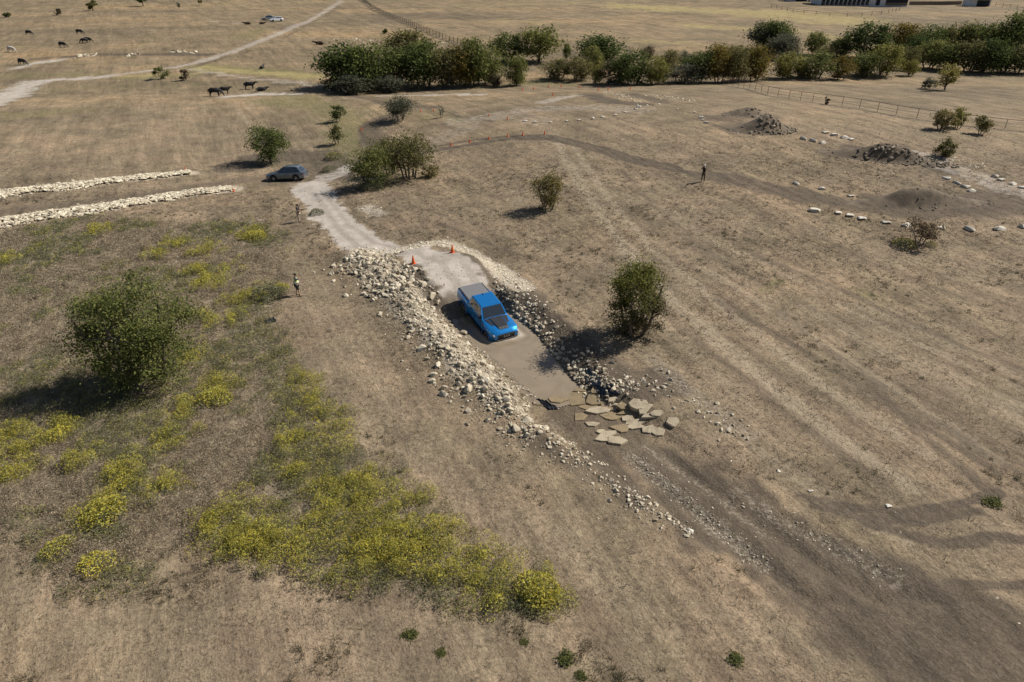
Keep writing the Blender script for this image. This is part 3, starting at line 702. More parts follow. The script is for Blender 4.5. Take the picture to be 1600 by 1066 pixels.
# rim of the ramp mound towards the camera track
p = np.vstack([along(pl([(545, 398), (600, 392), (650, 385), (700, 382)]), 160, 0.55)]); s = rng.uniform(0.06, 0.2, len(p))
d, _, _ = seg_dist(p[:, 0], p[:, 1], RAMP); k = d > 1.7
place_rocks(p[k], s[k], FLATS, 'f', M['slabrow'], 'limestone_rock', 'pale stone on the crest of the gravel ramp beside the cones', 'stones on the crest of the ramp', 12, 'crest_rubble', tilt=0.3)
# lower berm tail and stray stones beside the crossing
p = np.vstack([along(pl([(790, 640), (850, 680), (900, 715), (960, 760), (1010, 795), (1090, 830)]), 420, ([0, 0.5, 1], [0.95, 0.6, 0.4]))])
s = 0.05 + 0.13 * rng.random(len(p)) ** 2.5; k = free(p)
place_rocks(p[k], s[k], ROCKS, 'r', M['lime'], 'limestone_rock', 'small stone strewn on dark soil beside the muddy wheel track', 'stones strewn below the berm', 22, 'strewn_rubble')
p = np.vstack([along(pl([(1000, 585), (1050, 620), (1110, 650), (1170, 690)]), 90, 0.7), along(pl([(1015, 610), (1045, 600), (1070, 640)]), 26, 0.4)])
s = 0.04 + 0.16 * rng.random(len(p)) ** 2.5; k = free(p)
place_rocks(p[k], s[k], ROCKS, 'r', M['lime'], 'limestone_rock', 'stray pale stone on the grass right of the flagstones', 'stray stones right of the flagstones', 16, 'stray_rubble')
p = np.vstack([along(OUT_PALE[0], 420, 0.3), along(OUT_PALE[1], 160, 0.35), along(OUT_PALE[0], 120, 0.8)])
place_rocks(p, 0.018 + 0.055 * rng.random(len(p)) ** 2.5, ROCKS, 'r', M['lime'], 'limestone_rock', '', '', 0, 'track_edge_gravel', sink=0.45)
p = np.vstack([along(PATHS_PALE[0][0], 420, 1.6), along(RAMP[:4], 260, 1.2)]); dtr = np.linalg.norm(p - T_C, axis=1); p = p[dtr > 3.4]
place_rocks(p, 0.02 + 0.06 * rng.random(len(p)) ** 2.5, ROCKS, 'r', M['slabrow'], 'limestone_rock', '', '', 0, 'track_gravel', sink=0.45)
p = np.vstack([along(BERM, 420, 1.2, 0.8, 1.0), along(pl([(840, 655), (880, 690), (905, 715)]), 260, 0.8)]); p = p[free(p)]
place_rocks(p, 0.03 + 0.12 * rng.random(len(p)) ** 2.2, ROCKS, 'r', M['lime'], 'limestone_rock', '', '', 0, 'berm_foot_rubble', sink=0.4)
p = np.stack([rng.uniform(-14, 24, 700), rng.uniform(16, 62, 700)], 1); p = p[free(p) & (sdist(p[:, 0], p[:, 1], WEED) > 0.5)]
place_rocks(p, 0.02 + 0.07 * rng.random(len(p)) ** 4, FLATS, 'f', M['lime'], 'limestone_rock', '', '', 0, 'loose_field_stones', sink=0.4)
# two long rows of pale slabs beside the dirt lane on the left
for P, hw, nm in ((STRIPS[0], 1.15, 'far'), (STRIPS[1], 1.4, 'near')):
    p = along(P, 1500, 1.0); L = along(P, 1, 0)
    seg = np.linalg.norm(np.diff(P, axis=0), axis=1); acc = np.concatenate([[0], np.cumsum(seg)]); t = rng.random(2400) * acc[-1]
    x = np.interp(t, acc, P[:, 0]); y = np.interp(t, acc, P[:, 1]); kk = np.clip(np.searchsorted(acc, t) - 1, 0, len(seg) - 1)
    d = np.diff(P, axis=0)[kk] / seg[kk][:, None]; o = 0.4 * hw * (vnoise(t, t * 0 + hw, 0.35, 3) + vnoise(t, t * 0 + hw, 1.1, 5)) + rng.uniform(-1, 1, len(t)) * hw * (1 + 0.7 * vnoise(t, t * 0 + hw, 0.6, 6)) * np.where(rng.random(len(t)) < 0.07, 1.7, 1) * np.interp(t / acc[-1], [0, 0.8, 1], [1.25, 1.0, 0.5])
    p = np.stack([x - d[:, 1] * o, y + d[:, 0] * o], 1)
    s = rng.uniform(0.1, 0.36, len(p)); lift = 0.2 * np.maximum(1 - (o / hw / 1.2) ** 2, -0.1) * (1 + 1.2 * vnoise(t, t * 0, 0.8, 9)) + rng.uniform(-0.05, 0.08, len(p))
    far_ = 'farther' if nm == 'far' else 'nearer'
    for lo_, hi_, third in ((-1, 0.36, 'left'), (0.36, 0.68, 'middle'), (0.68, 2, 'right')):
        kq = (t / acc[-1] > lo_) & (t / acc[-1] <= hi_); cut = np.sort(s[kq])[-20]
        for q_, sz, kp in ((kq & (s >= cut), 'large', 20), (kq & (s < cut), 'small', 30)):
            place_rocks(p[q_], s[q_], FLATS, 'f', M['slabrow'], 'row_stone', f'{sz} flat pale stone in the {third} third of the {far_} long stone row',
                        f'{sz} stones, {third} third of the {far_} row', kp, f'{far_}_row_rubble', tilt=0.4, lift=lift[q_], cat='stone')
# far scattered stones
for P, n_, sp, lb, gp in ((pl([(950, 143), (985, 155), (1022, 165)]), 90, 0.9, 'white stone on the crest in front of the trees, in the nearer scatter', 'nearer scatter of stones on the crest'),
                  (pl([(1015, 148), (1050, 153), (1082, 159)]), 60, 0.8, 'white stone on the crest in front of the trees, in the right scatter', 'right scatter of stones on the crest'),
                  (pl([(1482, 247), (1505, 254), (1533, 262)]), 90, 0.8, 'flat pale stone in the heap beside the round bush on the right', 'flat stones heaped beside the round bush'),
                  (pl([(565, 322), (580, 330), (596, 338)]), 50, 0.6, 'pale stone on the grass right of the gravel track', 'pale stones right of the gravel track')):
    p = along(P, n_, sp); s = rng.uniform(0.1, 0.32, len(p)) * (0.6 if P[0, 1] < 90 else 1)
    place_rocks(p, s, FLATS, 'f', M['slabrow'], 'limestone_rock', lb, gp, 0, 'scattered_stones', tilt=0.4)
p = np.vstack([along(pl([(120, 88), (150, 87)]), 30, 1.2), along(pl([(200, 86), (220, 85)]), 18, 0.8), along(pl([(265, 80), (310, 82)]), 22, 1.0)])
place_rocks(p, rng.uniform(0.25, 0.8, len(p)), FLATS, 'f', M['slabrow'], 'limestone_rock', 'whitish stone in the eroded cut bank of the far left pasture', 'stones of the eroded bank', 0, 'bank_stones', tilt=0.4)
p = along(pl([(515, 62), (560, 60), (600, 66), (700, 68)]), 70, 3.0)
place_rocks(p, rng.uniform(0.2, 0.6, len(p)), FLATS, 'f', M['slabrow'], 'limestone_rock', 'whitish stone on the bare patch behind the big tree clump', 'stones behind the big tree clump', 0, 'bank_stones', tilt=0.4)

# single boulders that line the tracks: picture position, radius in metres, label
def boulder(px, py, r, label, group):
    g = at(px, py); k = int(rng.integers(len(ROCKS)))
    o = add('boulder', shared(('boulder', 'r', k, 'b'), ROCKS[k], M['boulder'])); sc = (r * 1.15, r * rng.uniform(0.75, 1.0), r * rng.uniform(0.5, 0.72))
    o.scale = sc; o.rotation_euler = (0, 0, rng.uniform(-0.5, 0.5)); o.location = (g.x, g.y, g.z + sc[2] * ROCKS[k][0][:, 2].max() * 0.55)
    tag(o, label, 'boulder', group)
ORD = ['first', 'second', 'third', 'fourth', 'fifth', 'sixth', 'seventh', 'eighth', 'ninth', 'tenth', 'eleventh', 'twelfth']
def brow(pts, r, what, group):
    for i, (x, y) in enumerate(pts):
        boulder(x, y, r * rng.uniform(0.8, 1.2), f'{ORD[i]} boulder from the left in {what}', group)
near_row = [(1272.6, 330, .62), (1308, 334, .42), (1326, 338, .5), (1344.8, 343, .5), (1384, 349, .45), (1415, 353, .48), (1470.5, 357, .4), (1513, 360, .58), (1560.7, 359, .58), (1597, 356, .5)]
for i, (x, y, r) in enumerate(near_row):
    boulder(x, y, r, f'{ORD[i]} boulder from the left in the row below the dark dirt bank', 'boulders below the dirt mound')
brow([(1242.6, 288), (1284.4, 296), (1329.5, 307)], 0.42, 'the sparse row above the dark dirt lane', 'boulders above the dirt lane')
brow([(1254.3, 218), (1269.4, 221), (1284.4, 224)], 0.52, 'the white trio nearest the rubble heaps', 'white trio near the rubble heaps')
brow([(1290, 208), (1304.4, 212), (1318.5, 216), (1329, 219)], 0.52, 'the white row left of the rubble berm', 'white row by the rubble berm')
brow([(1479.7, 280), (1494.3, 287), (1507, 293), (1516.8, 299)], 0.5, 'the row inside the right dirt bend', 'boulders inside the right bend')
brow([(1553.6, 277), (1564.4, 282), (1581.4, 288), (1597, 294)], 0.5, 'the row outside the right dirt bend', 'boulders outside the right bend')
brow([(821, 190), (836, 192), (859.6, 192), (886, 190), (905, 188.5), (925.7, 186), (941.7, 183.5), (961, 180.5), (976, 175.5), (993, 171), (998.6, 168)], 0.38, 'the curved row across the hilltop', 'boulders across the hilltop')
brow([(1057.5, 171), (1085.5, 176), (1095.5, 184.5), (1098, 188), (1103.6, 192.5)], 0.34, 'the loose row left of the rubble heaps', 'boulders left of the rubble heaps')
boulder(957, 131, 1.3, 'big white boulder on the crest against the bushes', None)
boulder(1387, 792, 0.2, 'pale stone beside the curved tyre marks at lower right', None)
boulder(1215, 737, 0.16, 'single pale stone on the open grass right of the wheel track', None)
boulder(1076, 832, 0.24, 'whitish stone at the lower end of the stones beside the wheel track', None)
boulder(1266, 768, 0.14, 'small brown stone on the right verge of the wheel track', None)

# flagstones of the crossing: picture centre, size in picture pixels, wet?, label
FL = [((911, 609.5), 24, 8, 1, 'brown flagstone at the upper right corner of the pool outlet'), ((930, 611), 15, 6, 1, 'small wet flagstone touching the black liner'),
 ((905, 618), 32, 8, 1, 'long wet flagstone just inside the water line'), ((902.5, 627), 31, 15, 1, 'large ochre flagstone at the water line'),
 ((872, 625), 32, 9, 1, 'dark wet flagstone at the left end of the water line'), ((935, 624), 28, 11, 1, 'grey wet flagstone right of the large ochre one'),
 ((958, 625.5), 15, 6, 0, 'small flagstone below the black liner'), ((918, 637), 26, 10, 1, 'ochre flagstone in the second row from the pool'),
 ((934, 643), 26, 12, 0, 'tan flagstone below the ochre ones in mid crossing'), ((953, 636.5), 28, 11, 1, 'brown flagstone in the middle of the second row'),
 ((975.5, 635.5), 20, 9, 1, 'muddy flagstone left of the two cream ones'), ((997, 633.5), 28, 12, 0, 'upper of the two big cream flagstones at the right edge'),
 ((1007, 641), 20, 13, 0, 'lower of the two big cream flagstones at the right edge'), ((980, 645.5), 28, 6, 1, 'narrow muddy flagstone below the cream pair'),
 ((957, 652), 30, 11, 1, 'broad tan flagstone in the third row'), ((980.5, 655.5), 18, 12, 0, 'tilted tan flagstone in the middle of the crossing'),
 ((994, 661.5), 28, 7, 0, 'long thin flagstone right of the tilted one'), ((993, 668.5), 20, 7, 0, 'cream flagstone under the long thin one'),
 ((1013, 672), 17, 10, 0, 'rough cream flagstone near the lower right end'), ((1029, 677.5), 18, 9, 0, 'lowest cream flagstone on the right side'),
 ((1025.5, 647.5), 15, 6, 0, 'small tan flagstone right of the cream pair'), ((1015.5, 652), 20, 7, 0, 'flat tan flagstone below the small tan one'),
 ((1050.5, 660.5), 18, 13, 0, 'lone cream flagstone lying apart on the right grass'), ((926.5, 664), 19, 7, 0, 'pale flagstone alone on the left verge'),
 ((907.5, 653), 23, 10, 1, 'grey muddy flagstone on the left verge by the outlet'), ((970, 670), 24, 14, 1, 'cracked grey flagstone in the lower middle'),
 ((939, 675.5), 12, 6, 0, 'small flagstone above the lowest left pair'), ((953, 679.5), 20, 8, 0, 'grey flagstone right above the lowest left pair'),
 ((943, 686), 23, 10, 0, 'left of the two cream flagstones at the lowest left corner'), ((963, 689.5), 22, 11, 0, 'right of the two cream flagstones at the lowest left corner')]
for i, ((px, py), w, h, wet, lab) in enumerate(FL):
    g = at(px, py); pm = ppm(g); sl = (CAM_H - g.z) / math.hypot(g.y, CAM_H)
    a = w / pm / 2 * 1.38; bb = h / pm / sl / 2 * 1.3; n = 5 + i % 3
    r = np.random.default_rng(900 + i); th = np.sort(np.linspace(0, 2 * PI, n, endpoint=False) + r.uniform(-0.45, 0.45, n)); rr = r.uniform(0.72, 1.2, n)
    top = [(a * math.cos(t) * q, bb * math.sin(t) * q) for t, q in zip(th, rr)]
    hgt = 0.06 + 0.05 * r.random(); mb = MB()
    mb.rings([[(x * 1.03, y * 1.03, -0.16) for x, y in top], [(x * 1.02, y * 1.02, hgt * 0.55) for x, y in top], [(x * 0.95, y * 0.95, hgt * 0.7 + 0.02 * r.random()) for x, y in top]])
    o = mb.build('flagstone', M['flagwet'] if wet else M['flag'], loc=(g.x, g.y, max(g.z + (0.005 if wet else 0.02), WL - 0.02)))
    o.rotation_euler = (r.normal() * 0.025 + max(-0.12, min(0.12, float(gh(g.x, g.y + bb) - gh(g.x, g.y - bb)) / (2 * bb))), r.normal() * 0.025 - max(-0.12, min(0.12, float(gh(g.x + a, g.y) - gh(g.x - a, g.y)) / (2 * a))), 0)
    tag(o, lab, 'flagstone', 'flagstones of the crossing')

# rubble heaps on the right
def heap(px, py, lx, ly, hh, n, label, mat, seed, rot=0.0, rs=(0.08, 0.3)):
    g = at(px, py); root = empty('rubble_heap', g, rot); r = np.random.default_rng(seed); cr, srn = math.cos(rot), math.sin(rot)
    nr, na = 14, 40; rings = []
    for i in range(nr):
        q = 1 - i / nr; ring = []
        for j in range(na):
            a = 2 * PI * j / na; x = lx * q * math.cos(a); y = ly * q * math.sin(a)
            z = hh * (math.cos(PI * q) + 1) / 2
            z *= 0.75 + 0.7 * (vnoise(x + seed, y, 0.45, 2) + 0.35)
            wx = g.x + x * cr - y * srn; wy = g.y + x * srn + y * cr
            ring.append((x, y, float(gh(wx, wy)) - g.z + max(float(z), 0) - (0.08 if i == 0 else 0)))
        rings.append(ring)
    MB().rings(rings).build('mound', mat, root, smooth=60)
    V = []; F = []; nv = 0
    for _ in range(n):
        q = math.sqrt(r.random()) * 1.05; a = r.normal() * 0.9 - 0.7; x = lx * q * math.cos(a); y = ly * q * math.sin(a)
        qq = min(q, 1); z = hh * (math.cos(PI * qq) + 1) / 2 * (0.75 + 0.7 * (float(vnoise(x + seed, y, 0.45, 2)) + 0.35))
        wx = g.x + x * cr - y * srn; wy = g.y + x * srn + y * cr
        k = int(r.integers(8)); s = r.uniform(*rs) * (0.7 + 0.5 * r.random())
        V.append(ROCKS[k][0] * s + (x, y, float(gh(wx, wy)) - g.z + max(z, 0))); F.append(ROCKS[k][1] + nv); nv += len(ROCKS[k][0])
    o = add('stones', np_mesh('stones', np.vstack(V), np.vstack(F), M['rubble']), root); o['kind'] = 'stuff'
    tag(root, label, 'rubble heap', 'rubble heaps on the right')
M['darksoil'] = simple('dark_soil', (0.125, 0.094, 0.062), 0.95, var=0.4, scale=1.5, bump=0.8, bscale=4)
heap(1165, 179, 3.6, 2.2, 1.05, 40, 'dark low heap of soil and rubble farthest up the hill', M['darksoil'], 3)
heap(1190, 203, 4.2, 2.7, 1.65, 150, 'tallest dark rubble heap with pale stones on its right flank', M['darksoil'], 4)
heap(1380, 247, 7.8, 1.9, 1.4, 190, 'long dark rubble berm beside the right dirt lane', M['darksoil'], 5, -0.22)
heap(1430, 319, 7.5, 1.8, 1.4, 40, 'long smooth dark dirt bank inside the right dirt loop', M['darksoil'], 6, 0.05, (0.05, 0.16))

# black pond liner showing between the stones
def liner(pts, label, seed):
    c = np.array([at(*q)[:] for q in pts]); r = np.random.default_rng(seed); a, b_, d_, e = c
    n = 14; V = []; F = []
    for j in range(n):
        for i in range(n):
            u, v = i / (n - 1), j / (n - 1); q = (a * (1 - u) + b_ * u) * (1 - v) + (e * (1 - u) + d_ * u) * v
            x, y = q[0], q[1]
            z = float(gh(x, y)) + 0.05 + 0.06 * math.sin(u * 17 + 5 * v + seed) * math.sin(v * 6 + 1) + 0.05 * r.random()
            V.append((x, y, z))
    F = [(j * n + i, j * n + i + 1, (j + 1) * n + i + 1, (j + 1) * n + i) for j in range(n - 1) for i in range(n - 1)]
    m = MB(); m.v = V; m.f = F
    o = m.build('pond_liner', M['liner'], smooth=70); sol = o.modifiers.new('thickness', 'SOLIDIFY'); sol.thickness = 0.012
    tag(o, label, 'pond liner')
M['liner'] = simple('black_plastic', (0.018, 0.02, 0.024), 0.28, var=0.3)
liner([(905, 575), (925, 578), (948, 606), (922, 606)], 'upper black plastic liner sheet between the bank stones', 1)
liner([(928, 605), (955, 602), (968, 618), (938, 621)], 'lower crumpled black liner sheet beside the outlet flagstones', 2)
liner([(838, 624), (852, 628), (874, 640), (858, 641)], 'dark liner strip showing at the left end of the outlet', 3)
liner([(412, 502), (428, 498), (433, 503), (416, 507)], 'dark flat sheet lying on the grass below the person in the vest', 4)

# ------------------------------------------------------------------ trees and bushes
def leaf_quads(cen, size, r, up=0.35):
    n = len(cen)
    nrm = r.normal(size=(n, 3)); nrm[:, 2] = np.abs(nrm[:, 2]) + up; nrm /= np.linalg.norm(nrm, axis=1)[:, None]
    t = r.normal(size=(n, 3)); u = np.cross(nrm, t); u /= np.linalg.norm(u, axis=1)[:, None]; v = np.cross(nrm, u)
    a = (size * r.uniform(0.6, 1.3, n))[:, None]; b = a * 0.6
    V = np.stack([cen - u * a, cen + v * b * 0.9, cen + u * a, cen - v * b * 0.9], 1).reshape(-1, 3)
    return V, np.arange(n * 4).reshape(n, 4)

def tree_meshes(key, seed, H, W, nclump, nleaf, lsize, stems=1, low=0.18, crad=0.2, shape='round', trunk_r=0.035, D=None):
    """crown and trunk with limbs, base at the origin"""
    r = np.random.default_rng(seed); D = D or W
    cz = H * (low + 1) / 2; rz = H * (1 - low) / 2
    cl = []
    while len(cl) < nclump:
        p = r.uniform(-1, 1, 3); q = np.linalg.norm(p)
        if q > 1: continue
        if shape == 'round' and q < 0.45 and r.random() < 0.6: continue
        if shape == 'vase' and math.hypot(p[0], p[1]) > 0.35 + 0.4 * (p[2] + 1): continue
        if shape == 'cone' and math.hypot(p[0], p[1]) > 0.55 * (1.15 - p[2]): continue
        a = math.atan2(p[1], p[0]); wob = 0.6 + 0.72 * (float(vnoise(math.cos(a) * 1.3 + seed, math.sin(a) * 1.3 + p[2] * 1.5 + seed * 0.37, 1.5)) + 0.5)
        cl.append((p[0] * W / 2 * wob, p[1] * D / 2 * wob, cz + p[2] * rz * (0.75 + 0.45 * (wob - 0.6) / 0.72)))
    cl = np.array(cl); R = (W + D) / 4
    per = r.multinomial(nleaf, r.dirichlet(np.full(nclump, 3.0)))
    cen = np.vstack([c + r.normal(size=(k, 3)) * (crad * R, crad * R, crad * R * 0.7) * (0.6 + 0.8 * r.random()) for c, k in zip(cl, per) if k])
    cen[:, 2] = np.maximum(cen[:, 2], 0.08)
    V, F = leaf_quads(cen, lsize, r)
    tm = MB(); roots = [(0.0, 0.0)] if stems == 1 else [(W * 0.10 * math.cos(2 * PI * i / stems + 1), D * 0.10 * math.sin(2 * PI * i / stems + 1)) for i in range(stems)]
    tr = H * trunk_r / (1 if stems == 1 else 1.5)
    tips = []
    for i, (x, y) in enumerate(roots):
        lean = (x * 2.2 + r.normal() * 0.05 * W, y * 2.2 + r.normal() * 0.05 * W)
        pts = [(x, y, -0.25), (x + lean[0] * 0.15, y + lean[1] * 0.15, H * low * 0.6), (x + lean[0] * 0.5, y + lean[1] * 0.5, H * (low + 0.18)), (x + lean[0], y + lean[1], H * 0.72)]
        tm.tube(pts, [tr * 1.25, tr, tr * 0.75, tr * 0.3], 6); tips.append(pts)
    for c in cl[r.permutation(nclump)[:min(nclump, 26)]]:
        pts = tips[int(r.integers(len(tips)))]; t = r.uniform(0.25, 0.95)
        s = Vector(pts[1]).lerp(Vector(pts[2]), t) if c[2] < cz else Vector(pts[2]).lerp(Vector(pts[3]), t * 0.8)
        e = Vector(c); m = s.lerp(e, 0.5) + Vector((0, 0, 0.06 * H * r.random()))
        tm.tube([s, m, e], [tr * 0.45, tr * 0.28, tr * 0.1], 4, cap=False)
    return (V, F), tm.mesh(key + '_trunk', M['bark'], 60)

def tree_obj(name, label, p, crown_me, trunk_me, cat, group=None, sc=(1, 1, 1), rz=0.0):
    root = empty(name, p, rz); root.scale = sc
    add('crown', crown_me, root); add('trunk', trunk_me, root)
    return tag(root, label, cat, group)
def single_tree(name, label, px, base, top, w, leaf, seed, nclump, nleaf, ls, cat='tree', group=None, **kw):
    p = at(px, base); pm = ppm(p)
    cosv = math.cos(math.atan2(CAM_H - p.z, p.y)); sinv = math.sin(math.atan2(CAM_H - p.z, p.y))
    W = w / pm; Hh = max((base - top) / pm / cosv - W * 0.25 * sinv, 0.4 * W)
    (V, F), tm = tree_meshes(name, seed, Hh, W, nclump, nleaf, ls, **kw)
    if isinstance(leaf, tuple):                                    # two kinds of leaf colour by height or side
        mi = leaf[2](V[::4]); cm = np_mesh('crown', V, F, [M[leaf[0]], M[leaf[1]]], midx=mi)
    else: cm = np_mesh('crown', V, F, M[leaf])
    return tree_obj(name, label, p, cm, tm, cat, group)

R_ = np.random.default_rng(77)
single_tree('tree', 'large green tree nearest the camera at left with a long shadow', 232, 600, 430, 190, ('leaf_dark', 'leaf_mid', lambda v: R_.random(len(v)) > 0.4), 21, 130, 27000, 0.075, stems=5, low=0.0, crad=0.15, D=5.0)
single_tree('tree', 'tall bush-like tree with green top and brown base right of the pool', 990, 522, 404, 92, ('leaf_brown', 'leaf_yellow', lambda v: (v[:, 2] - 0.5 * v[:, 0] + 0.7 * R_.normal(size=len(v)) > 2.6)), 22, 90, 17000, 0.07, stems=4, low=0.0, crad=0.17)
single_tree('shrub', 'vase-shaped lone shrub on the tawny slope above the pool', 856, 328, 270, 58, ('leaf_olive', 'leaf_autumn', lambda v: R_.random(len(v)) > 0.7), 23, 50, 4200, 0.085, 'shrub', stems=4, low=0.05, shape='vase', crad=0.18)
single_tree('tree', 'multi-stemmed tree, right one of the clump by the gravel track', 640, 279, 213, 82, 'leaf_olive', 24, 60, 5200, 0.12, stems=5, low=0.3, crad=0.22, group='clump by the gravel track')
single_tree('tree', 'low dense tree, left one of the clump by the gravel track', 583, 292, 232, 70, 'leaf_mid', 25, 60, 4800, 0.12, stems=3, low=0.05, crad=0.22, group='clump by the gravel track')
single_tree('tree', 'mid green tree between the two others of the gravel track clump', 612, 272, 218, 60, 'leaf_olive', 26, 50, 3600, 0.12, stems=3, low=0.2, crad=0.22, group='clump by the gravel track')
single_tree('shrub', 'small dark shrub at the right foot of the gravel track clump', 672, 276, 258, 26, 'leaf_olive', 27, 20, 900, 0.1, 'shrub', stems=3, low=0.02)
single_tree('tree', 'dark tree on the bank behind the silver car', 424, 256, 201, 54, 'leaf_dark', 28, 60, 5600, 0.13, low=0.12, crad=0.22)
single_tree('tree', 'rounded grey-green tree beside the dry creek bend', 627, 188, 152, 48, 'leaf_grey', 29, 50, 3800, 0.13, stems=3, low=0.2, crad=0.22)
single_tree('shrub', 'upper of two small dark shrubs on the weedy slope left of the creek', 529, 190, 165, 24, 'leaf_dark', 30, 24, 1300, 0.12, 'shrub', stems=2, low=0.1)
single_tree('shrub', 'lower of two small shrubs on the weedy slope left of the creek', 527, 225, 196, 26, 'leaf_olive', 31, 24, 1300, 0.12, 'shrub', stems=2, low=0.22)
single_tree('shrub', 'thin bare-branched sapling right of the rounded grey-green tree', 690, 184, 166, 15, 'leaf_grey', 32, 14, 160, 0.1, 'shrub', stems=2, low=0.2, shape='vase')
single_tree('tree', 'small sparse tree in front of the boulder row at right', 1436, 381, 343, 54, 'leaf_brown', 33, 36, 1900, 0.085, stems=3, low=0.3, crad=0.2)
single_tree('tree', 'light green lone tree in the field beyond the pipe fence', 1476, 141, 102, 34, 'leaf_yellow', 34, 34, 1900, 0.15, low=0.06, shape='vase')
single_tree('shrub', 'low grey bush left of the lone light green tree', 1449, 139, 122, 22, 'leaf_grey', 35, 18, 800, 0.15, 'shrub', stems=3, low=0.02)
single_tree('shrub', 'larger left of two bushes standing at the pipe fence', 1470, 203, 168, 32, 'leaf_olive', 36, 34, 2100, 0.12, 'shrub', stems=4, low=0.03)
single_tree('shrub', 'right of two bushes standing at the pipe fence', 1496, 201, 170, 24, 'leaf_yellow', 37, 28, 1500, 0.12, 'shrub', stems=3, low=0.05)
single_tree('shrub', 'leaning bush at the right end of the pipe fence', 1532, 210, 184, 27, 'leaf_olive', 38, 26, 1400, 0.12, 'shrub', stems=3, low=0.03, shape='vase')
single_tree('shrub', 'round isolated bush above the right dirt bend', 1476, 245, 218, 29, 'leaf_olive', 39, 30, 1900, 0.1, 'shrub', stems=3, low=0.05)
single_tree('shrub', 'little bush growing through the pipe fence', 1292, 164, 151, 9, 'leaf_brown', 40, 10, 300, 0.12, 'shrub', stems=2, low=0.02)
single_tree('shrub', 'left of two small dark bushes beside the far lane fork', 254, 124, 107, 19, 'leaf_mid', 41, 18, 800, 0.18, 'shrub', stems=2, low=0.05)
single_tree('shrub', 'right of two small dark bushes beside the far lane fork', 289, 126, 110, 15, 'leaf_brown', 42, 14, 600, 0.18, 'shrub', stems=2, low=0.05)
single_tree('tree', 'small lone tree at the upper left edge of the pasture', 145, 17, 1, 15, 'leaf_olive', 43, 14, 500, 0.4, low=0.25)
single_tree('tree', 'dark lone tree cut by the top edge at left', 224, 10, -10, 17, 'leaf_dark', 44, 14, 600, 0.4, low=0.2)
single_tree('shrub', 'brown far shrub left of the small lone tree', 91, 24, 15, 11, 'leaf_brown', 45, 10, 260, 0.35, 'shrub', stems=2, low=0.02)
single_tree('shrub', 'dark green far bush at the left picture edge', 12, 27, 20, 9, 'leaf_dark', 46, 10, 260, 0.35, 'shrub', stems=2, low=0.02)
single_tree('shrub', 'tiny far shrub near the top edge, second right of the dark tree', 313, 9, 0, 8, 'leaf_olive', 47, 8, 200, 0.35, 'shrub', stems=2, low=0.1)
single_tree('shrub', 'tiny far shrub near the top edge, first right of the dark tree', 280, 14, 4, 6, 'leaf_grey', 48, 8, 120, 0.35, 'shrub', stems=2, low=0.1)
single_tree('shrub', 'single green far shrub behind the tree clump', 601, 53, 46, 8, 'leaf_mid', 49, 8, 200, 0.35, 'shrub', stems=2, low=0.02)

# tree rows: shared crowns of unit size, one object per tree
UNIT = []
for k in range(6):
    (V, F), tm = tree_meshes(f'row{k}', 300 + k, 1.0, 1.0, 80, 4200, 0.034, stems=1 + k % 3, low=0.03 if k % 2 else 0.10, crad=0.22)
    UNIT.append((V, F, tm))
BUSH = []
for k in range(4):
    (V, F), tm = tree_meshes(f'bushrow{k}', 330 + k, 1.0, 1.0, 60, 3600, 0.034, stems=3, low=0.0, crad=0.22)
    BUSH.append((V, F, tm))
_rowme = {}
def row_tree(px, top, base, w, leaf, label, group, bush=False):
    lib = BUSH if bush else UNIT; k = int(rng.integers(len(lib))); key = (bush, k, leaf)
    if key not in _rowme: _rowme[key] = np_mesh('crown', lib[k][0], lib[k][1], M['leaf_' + leaf])
    p = at(px, base); pm = ppm(p); cosv = p.y / math.hypot(p.y, CAM_H)
    W = w / pm * (1.32 if px < 785 else 1.08); Hh = (base - top) / pm / cosv
    return tree_obj('bush' if bush else 'tree', label, p, _rowme[key], lib[k][2], 'bush' if bush else 'tree', group, (W, W * rng.uniform(0.85, 1.1), Hh), rng.random() * 6)
G1, G2, G3, G4 = 'big tree clump left of centre', 'trees and bushes along the far creek', 'tree belt on the right', 'far tree row behind the belt'
